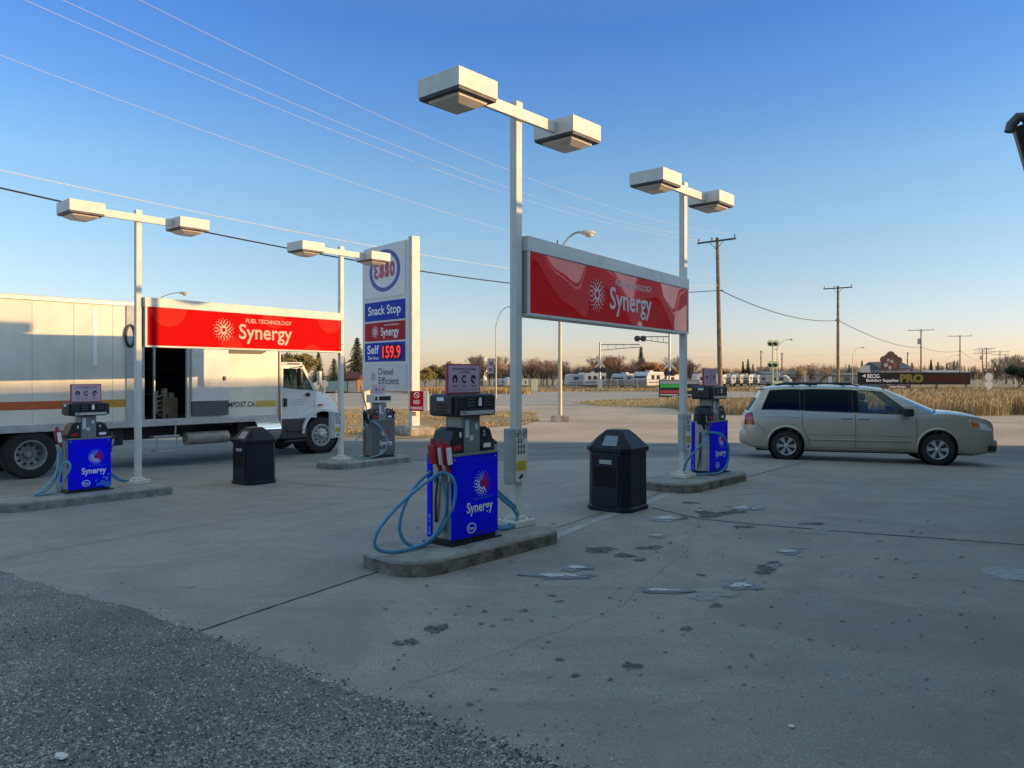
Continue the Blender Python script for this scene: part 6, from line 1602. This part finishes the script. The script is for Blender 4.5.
def billboard():
    Y = 97; x0, x1 = xat(858, Y), xat(970, Y); t = thing('hardware_billboard', 'long black hardware store billboard across the dry reeds', 'billboard', ((x0+x1)/2, Y, GZ), R(0)); w = (x1-x0)/2
    z0, z1 = zat(384.5, Y)-GZ, zat(372.5, Y)-GZ
    mb = MB(); mb.box(-w, w, -.09, .09, z0, z1, .01); bd = mb.build('board', mat('black_board', (.012, .012, .014), .6, spec=.15), t)
    X = lambda u: xat(u, Y)-(x0+x1)/2; Z = lambda v: zat(v, Y)-GZ
    mb = MB(); text_into(mb, '4', X(862), X(865.5), Z(377.4), Z(374.2), -.0925, .02); text_into(mb, 'BECIG.', X(867), X(880), Z(378), Z(374), -.0925, .02); text_into(mb, 'Building Supplies', X(866), X(898), Z(382.6), Z(378.9), -.0925, .02); mb.build('lettering', M['white'], bd, recalc=False)
    mb = MB(); text_into(mb, 'PRO', X(899.5), X(923), Z(382.5), Z(374), -.0925, .05); mb.build('yellow_lettering', mat('board_yellow', (.20, .165, .04), .6, spec=.1), bd, recalc=False)
    mb = MB(); text_into(mb, 'HARDWARE', X(927), X(966), Z(382), Z(375), -.0925, .02); mb.build('red_lettering', mat('board_red', (.085, .012, .010), .6, spec=.1), bd, recalc=False)
    for u in (860, 910, 936.5, 966): 
        mb = MB(); mb.box(X(u)-.10, X(u)+.10, -.06, .06, 0, z0+.05); mb.build('post', mat('dark_post', (.12, .08, .06), .8), t)
    t = thing('small_billboard', 'small dark name board under the left half of the hardware billboard', 'billboard', (xat(895, 96), 96, GZ), 0)
    mb = MB(); mb.box(-1.9, 1.9, -.06, .06, zat(388.6, 96)-GZ, zat(385.1, 96)-GZ, .01); bd = mb.build('board', mat('brown_board', (.05, .025, .02), .5), t)
    mb = MB(); text_into(mb, 'WATSON', -.7, 1.3, zat(388, 96)-GZ, zat(385.8, 96)-GZ, -.0625, .02); mb.build('lettering', M['white'], bd, recalc=False)
    mb = MB(); mb.box(1.3, 1.45, -.05, .05, 0, 1.0); mb.box(-1.5, -1.35, -.05, .05, 0, 1.0); mb.build('posts', mat('dark_post', (.12, .08, .06), .8), t)
    t = thing('blank_board', 'blank pale grey board above the left end of the hardware billboard', 'sign', (xat(865, 118), 118, GZ), 0)
    mb = MB(); mb.box(-.75, .75, -.05, .05, zat(373.5, 118)-GZ, zat(365.5, 118)-GZ, .01); mb.build('board', M['grey_metal'], t)
    mb = MB(); mb.box(-.5, -.4, -.04, .04, 0, 2.4); mb.box(.4, .5, -.04, .04, 0, 2.4); mb.build('posts', M['dark_metal'], t)
    # brown sign with a lobed outline
    Y = 125; t = thing('lobed_sign', 'brown lobed roadside sign shaped like a leafy crown', 'sign', (xat(891, Y), Y, GZ), 0)
    mb = MB(); zc = zat(362, Y)-GZ
    for i, (cx, cz, r) in enumerate(((0, -.1, 1.05), (-.05, 1.05, .70), (-1.15, .35, .62), (1.25, .28, .55), (-.95, -.75, .75), (.75, -.8, .7), (.6, .75, .5), (-.65, .8, .45))):
        mb.disc(cx, zc+cz, r, -.10+.003*i, 22, .08-.003*i)
    bd = mb.build('board', mat('brown_red_board', (.13, .07, .06), .7, 0, 0, 1.1, col2=(.07, .035, .035)), t)
    mb = MB()
    for cx, cz, r in ((-.9, -.5, .35), (-.2, -.9, .3), (.1, .1, .28), (-.5, .3, .25)): mb.disc(cx, zat(362, Y)-GZ+cz, r, -.115, 12, -.101)
    mb.build('emblem', mat('faded_cream_mark', (.42, .34, .32), .6), bd)
    mb = MB()
    for cx, cz, r in ((.5, -.5, .3), (-.6, -.1, .2)): mb.disc(cx, zat(362, Y)-GZ+cz, r, -.117, 12, -.101)
    mb.build('emblem', mat('dull_red_mark', (.34, .06, .06), .6), bd)
    mb = MB(); mb.box(-.9, -.7, -.09, .09, 0, 2.6); mb.box(.7, .9, -.09, .09, 0, 2.6); mb.build('posts', M['dark_metal'], t)
billboard()
def road_sign(u, Y, v_top, label, shape, col):
    t = thing('road_sign', label, 'road sign', at(u, Y), 0, 'small road signs'); h = zat(v_top, Y)-GZ
    mb = MB(); mb.cyl((0, 0, 0), (0, 0, h), .04, n=8); mb.build('post', M['galv'], t)
    mb = MB()
    if shape == 'two':
        mb.disc(0, h-.35, .42, -.06, 16, -.04); mb.disc(0, h-1.15, .42, -.06, 16, -.04)
    elif shape == 'oct': mb.disc(0, h-.32, .30, -.06, 8, -.04)
    else: mb.box(-.9, .9, -.06, -.04, h-.75, h)
    mb.build('plate', mat('plate_'+str(col), col, .5), t)
road_sign(988.5, 78, 373.5, 'post with two round white plates among the right reeds', 'two', (.62, .58, .52))
road_sign(324.5, 58, 379.5, 'pale octagonal road sign above the truck hood', 'oct', (.56, .50, .42))
road_sign(336, 62, 381, 'blue green rectangular road sign behind the truck hood', 'rect', (.16, .27, .28))
road_sign(316.5, 60, 381.5, 'narrow cream plate beside the octagonal road sign', 'oct', (.62, .57, .40))
road_sign(805, 118, 369.5, 'small yellow road sign in the bare tree by the pole', 'oct', (.65, .55, .05))

# ---- vegetation
def quad_leaf(mb, c, s, rnd):
    d1 = Vector((rnd.gauss(0, 1), rnd.gauss(0, 1), rnd.gauss(0, 1))).normalized(); d2 = d1.orthogonal().normalized()*rnd.uniform(.5, .9)
    mb.add([c-d1*s, c+d2*s, c+d1*s, c-d2*s], [(0, 1, 2, 3)])
def bare_tree_mesh(seed, h, spread, leafy=0.0, lm=None, tw=M['wood'], density=1.0):
    rnd = random.Random(seed); trunk = MB(); crown = MB(); lf = MB()
    def grow(p, d, L, r, lev):
        q = p + d*L; mid = p.lerp(q, .5) + Vector((rnd.uniform(-1, 1), rnd.uniform(-1, 1), 0))*L*.06
        if lev <= 2: trunk.tube([p, mid, q], r, 5, r*.66, cap=False)
        else:
            w = d.orthogonal().normalized()*max(r, .012); w2 = d.cross(w)
            crown.add([p-w, p+w, q+w*.4, q-w*.4], [(0, 1, 2, 3)]); crown.add([p-w2, p+w2, q+w2*.4, q-w2*.4], [(0, 1, 2, 3)]) if lev == 3 else None
        if leafy and lev >= 4:
            for _ in range(int(leafy)): quad_leaf(lf, p.lerp(q, rnd.random()) + Vector((rnd.gauss(0, .12), rnd.gauss(0, .12), rnd.gauss(0, .12))), rnd.uniform(.07, .15), rnd)
        if lev >= 6: return
        n = (3 if lev < 2 else rnd.choice((2, 3, 3)))
        if lev == 0: n = 5
        for k in range(n):
            a = rnd.uniform(0, 6.28); ax = Vector((math.cos(a), math.sin(a), rnd.uniform(-.05, .35)))
            nd = (d*rnd.uniform(.75, 1.1) + ax*spread*rnd.uniform(.45, 1.0) + Vector((0, 0, .18))).normalized()
            grow(p.lerp(q, rnd.uniform(.55, 1.0)), nd, L*rnd.uniform(.62, .82), r*.58, lev+1)
    grow(Vector((0, 0, 0)), Vector((rnd.uniform(-.08, .08), 0, 1)).normalized(), h*.27, h*.028, 0)
    if spread > .9: grow(Vector((.15, 0, 0)), Vector((.45, .1, 1)).normalized(), h*.25, h*.02, 0)
    return trunk, crown, lf
twig = mat('brown_grey_twigs', (.27, .20, .155), .9, 0, .3, 1.5); twr = mat('reddish_twigs', (.42, .21, .12), .9, 0, .3, 1.5)
twt = mat('tan_twigs', (.38, .28, .20), .9, 0, .3, 1.5); olive = mat('dull_olive_leaves', (.15, .13, .045), .85, 0, .45, 1.2); gold = mat('yellow_olive_leaves', (.24, .20, .055), .85, 0, .4, 1.2)
orange = mat('rust_orange_leaves', (.36, .16, .06), .85, 0, .4, 1.2)
trunkm = mat('grey_brown_bark', (.12, .095, .075), .9, 0, .3, 3)
def tree(loc, seed, h, spread, label, name='bare_tree', leafy=0, lm=None, tm=None, rz=0, group=None):
    t = thing(name, label, 'tree', loc, rz, group); a, b, c = bare_tree_mesh(seed, h, spread, leafy)
    a.build('trunk', trunkm, t, recalc=False)
    if leafy:
        b.v, b.f, b.mi = b.v + c.v, b.f + [tuple(i+len(b.v) for i in f) for f in c.f], [0]*len(b.f) + [1]*len(c.f)
        b.build('crown', [tm or twig, lm or olive], t, recalc=False)
    else: b.build('crown', tm or twig, t, recalc=False)
    return t
def spruce(loc, seed, h, label, group=None, wide=.24, col=None):
    rnd = random.Random(seed); t = thing('spruce_tree', label, 'tree', loc, 0, group)
    mb = MB(); mb.cyl((0, 0, 0), (0, 0, h*.96), h*.018, .02, 7); mb.build('trunk', trunkm, t)
    mb = MB(); z = h*.10
    while z < h*.99:
        f = (z/h); Rr = h*wide*(1-f)**.85*rnd.uniform(.82, 1.12)+.06; n = max(5, int(12*(1-f)+5)); a0 = rnd.uniform(0, 6)
        for k in range(n):
            a = a0+2*math.pi*k/n+rnd.uniform(-.2, .2); L = Rr*rnd.uniform(.65, 1.15); dx, dy = math.cos(a), math.sin(a)
            m = max(4, int(L/.16))
            for j in range(m):
                s = (j+.6)/m; c = Vector((dx*L*s, dy*L*s, z - L*.28*s*s + rnd.uniform(-.05, .05)))
                for _ in range(3):
                    e = Vector((dx*.6+rnd.gauss(0, .6), dy*.6+rnd.gauss(0, .6), rnd.gauss(-.25, .35))).normalized()*h*.034*rnd.uniform(.7, 1.3)*(1.25-s*.5)
                    w = e.orthogonal().normalized()*h*.010; mb.add([c-w, c+w, c+e], [(0, 1, 2)])
        z += h*.030
    mb.build('crown', col or spg, t, recalc=False); return t
spg = mat('dark_spruce_needles', (.045, .058, .030), .85, 0, .5, 1.4); spd = mat('dull_brown_green_needles', (.085, .080, .038), .85, 0, .45, 1.4)
spruce(at(357, 104), 1, zat(337, 104)-GZ, 'tallest dark spruce right of the left sign lamp post', wide=.36)
spruce(at(318.5, 118), 2, zat(352, 118)-GZ, 'slim spruce seen above the truck windscreen', wide=.32)
spruce(at(334, 112), 3, zat(358, 112)-GZ, 'broad dark spruce left of the third lamp post', wide=.46)
spruce(at(343, 108), 4, zat(356, 108)-GZ, 'spruce hidden partly by the lamp post before the truck', wide=.30, col=spd)
spruce(at(368, 112), 5, zat(352, 112)-GZ, 'brownish spruce behind the bottom of the price tower', wide=.3, col=spd)
spruce(at(641, 175), 6, zat(346, 175)-GZ, 'single distant spruce under the gantry flashers', wide=.20)
tree(at(292, 84), 21, 5.4, .55, 'yellow green leafy tree above the truck cab, left one', 'leafy_tree', 5, gold)
tree(at(302, 90), 22, 5.9, .6, 'yellow green leafy tree above the truck cab, right one', 'leafy_tree', 5, gold)
tree(at(283, 92), 23, 5.6, .6, 'olive tree just behind the truck box end', 'leafy_tree', 5, olive)
tree(at(436, 122), 24, 4.9, 1.05, 'wide olive brown tree left of the white silo', 'leafy_tree', 4, olive)
tree(at(455, 126), 25, 5.6, 1.05, 'rounded leafy tree directly beside the white silo', 'leafy_tree', 4, olive)
tree(at(425, 118), 26, 4.0, 1.0, 'low leafy tree just right of the price tower', 'leafy_tree', 4, gold)
tree(at(650, 132), 27, 5.8, .95, 'rust orange tree behind the right gantry mast', 'leafy_tree', 3, orange, twr)
tree(at(663, 136), 28, 5.2, .95, 'rust orange tree nearest the sign post', 'leafy_tree', 3, orange, twr)
tree(at(814, 96), 31, 5.6, 1.05, 'big spreading bare tree above the van roof', tm=twig)
tree(at(796, 100), 32, 4.8, .95, 'thin bare tree left of the big one above the van roof', tm=twt)
# belt of leafless trees beyond the caravans
protos = [tree(Vector((0, 0, 0)), 40+i, 6.4, sp, 'leafless tree in the belt beyond the caravans', tm=m, group='leafless trees beyond the caravans') for i, (sp, m) in enumerate(((.95, twig), (.85, twt), (.75, twig), (1.0, twr)))]
rnd = random.Random(5); k = 0
spots = []
u = 474
while u < 690:
    spots.append((u + rnd.uniform(-2, 2), rnd.uniform(140, 165), rnd.uniform(.95, 1.4) if not 560 < u < 590 else rnd.uniform(.8, 1.1))); u += 5.0
u = 690
while u < 1030:
    spots.append((u + rnd.uniform(-3, 3), rnd.uniform(250, 330), rnd.uniform(.75, 1.25))); u += 5.0
for i, (u, Y, s) in enumerate(spots):
    p = protos[i % 4] if rnd.random() < .8 else protos[0]
    if i < 4: p = protos[i]; p.location = at(u, Y); p.scale = (s,)*3; p.rotation_euler.z = rnd.uniform(0, 6)
    else: q = copy_tree(p, at(u, Y), rnd.uniform(0, 6), None, s)
    far = Y > 200
    if i >= 4 and far:
        q['label'] = 'leafless tree in the far skyline right of the sign'; q['group'] = 'leafless trees on the far skyline'
# far spruces on the skyline
base = spruce(at(748, 300), 60, 8.5, 'small dark conifer on the far skyline', 'conifers on the far skyline', wide=.16)
for u, Y, s in [(743, 300, .9), (753, 310, .8), (762, 320, .7), (862, 330, 1.0), (871, 320, .8), (878, 330, .95), (849, 330, .8), (868, 340, .9), (931, 330, 1.05), (938, 340, .95), (947, 330, .85), (954, 330, 1.0), (912, 330, .9), (905, 340, .85), (723, 310, .6), (800, 320, .7)]:
    copy_tree(base, at(u, Y), rnd.uniform(0, 6), None, s)
for i, (u, Y, s) in enumerate([(958, 250, 1.5), (996, 190, 1.35), (1006, 180, 1.45), (1014, 185, 1.5), (1024, 170, 1.4)]):
    q = copy_tree(protos[(1, 0, 1, 1, 0)[i]], at(u, Y), rnd.uniform(0, 6), None, s)
    q['label'] = ('tall leafless tree behind the last single utility pole', 'tall bare tree left of the right edge evergreen', 'tall bare tree directly behind the right edge evergreen', 'tall bare tree right of the right edge evergreen', 'bare tree cut by the right edge of the view')[i]; q['group'] = 'tall bare trees at the right'
tree(at(1019, 118), 71, 5.0, 1.0, 'dense dark evergreen bush at the right edge', 'evergreen_tree', 9, mat('dark_olive_needles', (.05, .06, .022), .85, 0, .4, 1.2))
# distant wood closing the horizon: one uneven mass of twigs
def far_wood():
    rnd = random.Random(8); mb = MB()
    for i in range(15000):
        u = rnd.uniform(400, 1120); Y = rnd.uniform(330, 480); x = xat(u, Y)
        hh = (3.2 + 1.6*math.sin(x*.045) + 1.2*math.sin(x*.13+1) + 1.0*math.sin(x*.31))*rnd.random()**.6 + .6
        if u > 700: hh *= 1.15
        w = rnd.uniform(.10, .35); l = rnd.uniform(-.8, .8); z0 = GZ + hh*rnd.uniform(0, .5)
        mb.cur = rnd.choice((0, 0, 1, 2)); mb.add([(x-w, Y, z0), (x+w, Y, z0), (x+l*.6, Y+rnd.uniform(-1, 1), GZ+hh+1.2)], [(0, 1, 2)])
    o = mb.build('distant_wood', [twig, twt, spd], recalc=False); tag(o, 'hazy brown wood closing the horizon behind the fields', 'wood', kind='stuff')
far_wood()

# ---- dry grass and reeds
def blades(name, label, region, count, h0, h1, w, mats, seed, lean=.35, cat='grass', zf=None, tuft=1, plume=False):
    rnd = random.Random(seed); mb = MB(); k = 0
    while k < count:
        r_ = region(rnd)
        if r_ is None: continue
        x, y = r_[0], r_[1]; hs = r_[2] if len(r_) > 2 else 1.0; z = (g(x, y)-.03)
        for _ in range(tuft):
            h = rnd.uniform(h0, h1)*hs; a = rnd.uniform(0, 6.28); lx, ly = math.cos(a)*lean*h*rnd.random(), math.sin(a)*lean*h*rnd.random()
            b = rnd.uniform(0, 3.14); dx, dy = math.cos(b)*w, math.sin(b)*w; ox, oy = rnd.gauss(0, .08), rnd.gauss(0, .08)
            mb.cur = rnd.choice(range(len(mats))) if not callable(mats) else 0
            X, Y = x+ox, y+oy
            mb.add([(X-dx, Y-dy, z), (X+dx, Y+dy, z), (X+lx*.5+dx*.8, Y+ly*.5+dy*.8, z+h*.62), (X+lx, Y+ly, z+h), (X+lx*.5-dx*.8, Y+ly*.5-dy*.8, z+h*.62)], [(0, 1, 2, 3, 4)])
            if plume and rnd.random() < .35: 
                s = rnd.uniform(.03, .06); mb.add([(X+lx-s, Y+ly, z+h-.08), (X+lx+s, Y+ly, z+h-.05), (X+lx*1.2, Y+ly*1.2, z+h+.14)], [(0, 1, 2)])
            k += 1
    o = mb.build(name, mats, recalc=False); tag(o, label, cat, kind='stuff'); return o
g1 = mat('straw_blades', (.58, .42, .20), .8); g2 = mat('golden_blades', (.50, .33, .12), .8); g3 = mat('brown_blades', (.30, .20, .10), .85); g4 = mat('grey_olive_blades', (.26, .22, .11), .85)
gp_ = mat('pale_reed_blades', (.62, .49, .29), .8); gr_ = mat('rust_reed_blades', (.44, .26, .11), .85)
def reg_reeds(rnd):
    y = rnd.uniform(40.5, 53); x = rnd.uniform(10.5, 62)
    if y < 41.5 + .5*math.sin(x*.7)+.4*math.sin(x*1.9): return None
    if x < 15 + (y-41)*.15: return (x, y, .5)
    return (x, y, .80+.22*math.sin(x*.9+y)*math.sin(y*.7) )
blades('tall_dry_reeds', 'tall straw coloured reeds in the ditch behind the van', reg_reeds, 52000, .75, 1.30, .014, [gp_, g1, gr_, g3], 12, .28, 'reeds', plume=True)
def in_poly(poly):
    xs = [p[0] for p in poly]; ys = [p[1] for p in poly]
    def f(rnd):
        x = rnd.uniform(min(xs), max(xs)); y = rnd.uniform(min(ys), max(ys)); c = False; n = len(poly)
        for i in range(n):
            (x0, y0), (x1, y1) = poly[i], poly[(i+1) % n]
            if (y0 > y) != (y1 > y) and x < (x1-x0)*(y-y0)/(y1-y0)+x0: c = not c
        return (x, y, .6+.4*math.sin(x*1.3)*math.sin(y*.9+x*.4)) if c else None
    return f
verge = px_poly([(200, 409), (430, 409), (500, 411), (536, 412), (539, 419), (527, 424), (480, 428), (455, 434), (440, 437.5), (230, 437.5)])
o = sheet('grass_verge', jag(verge, 1.2, .25, 8), -.006, M['field'], 2.0)
blades('short_dry_grass', 'short golden dead grass on the verge round the price tower', in_poly(verge), 24000, .05, .16, .016, [g1, g2, g3], 13, .8)
med = px_poly([(574, 402.5), (600, 400), (650, 398.5), (765, 397.5), (765, 406.5), (700, 407.5), (640, 407), (600, 405.5)])
med = [(x, y) for x, y in med]
sheet('grass_median', jag(med, 1.5, .3, 18), -.004, M['field'], 2.0)
blades('median_grass', 'low yellow grass on the median beyond the gravel', in_poly(med), 14000, .05, .15, .03, [g1, g2, g4], 14, .8)
far_ = [(xat(405, 92), 90), (xat(560, 97), 101.5), (xat(700, 101), 103), (xat(1060, 95), 97), (xat(1060, 130), 130), (xat(405, 130), 128)]
blades('far_field_grass', 'rough brown grass in the fields before the fence and poles', in_poly(far_), 30000, .15, .45, .05, [g1, g3, g4, gr_], 15, .5)
def reg_l(rnd):
    y = rnd.uniform(88, 104); u = rnd.uniform(415, 530); return (xat(u, y), y, 1.0)
blades('tawny_ditch_grass', 'tawny ditch grass below the leafy trees left of centre', reg_l, 9000, .3, .75, .04, [g1, gr_, g2], 16, .4)
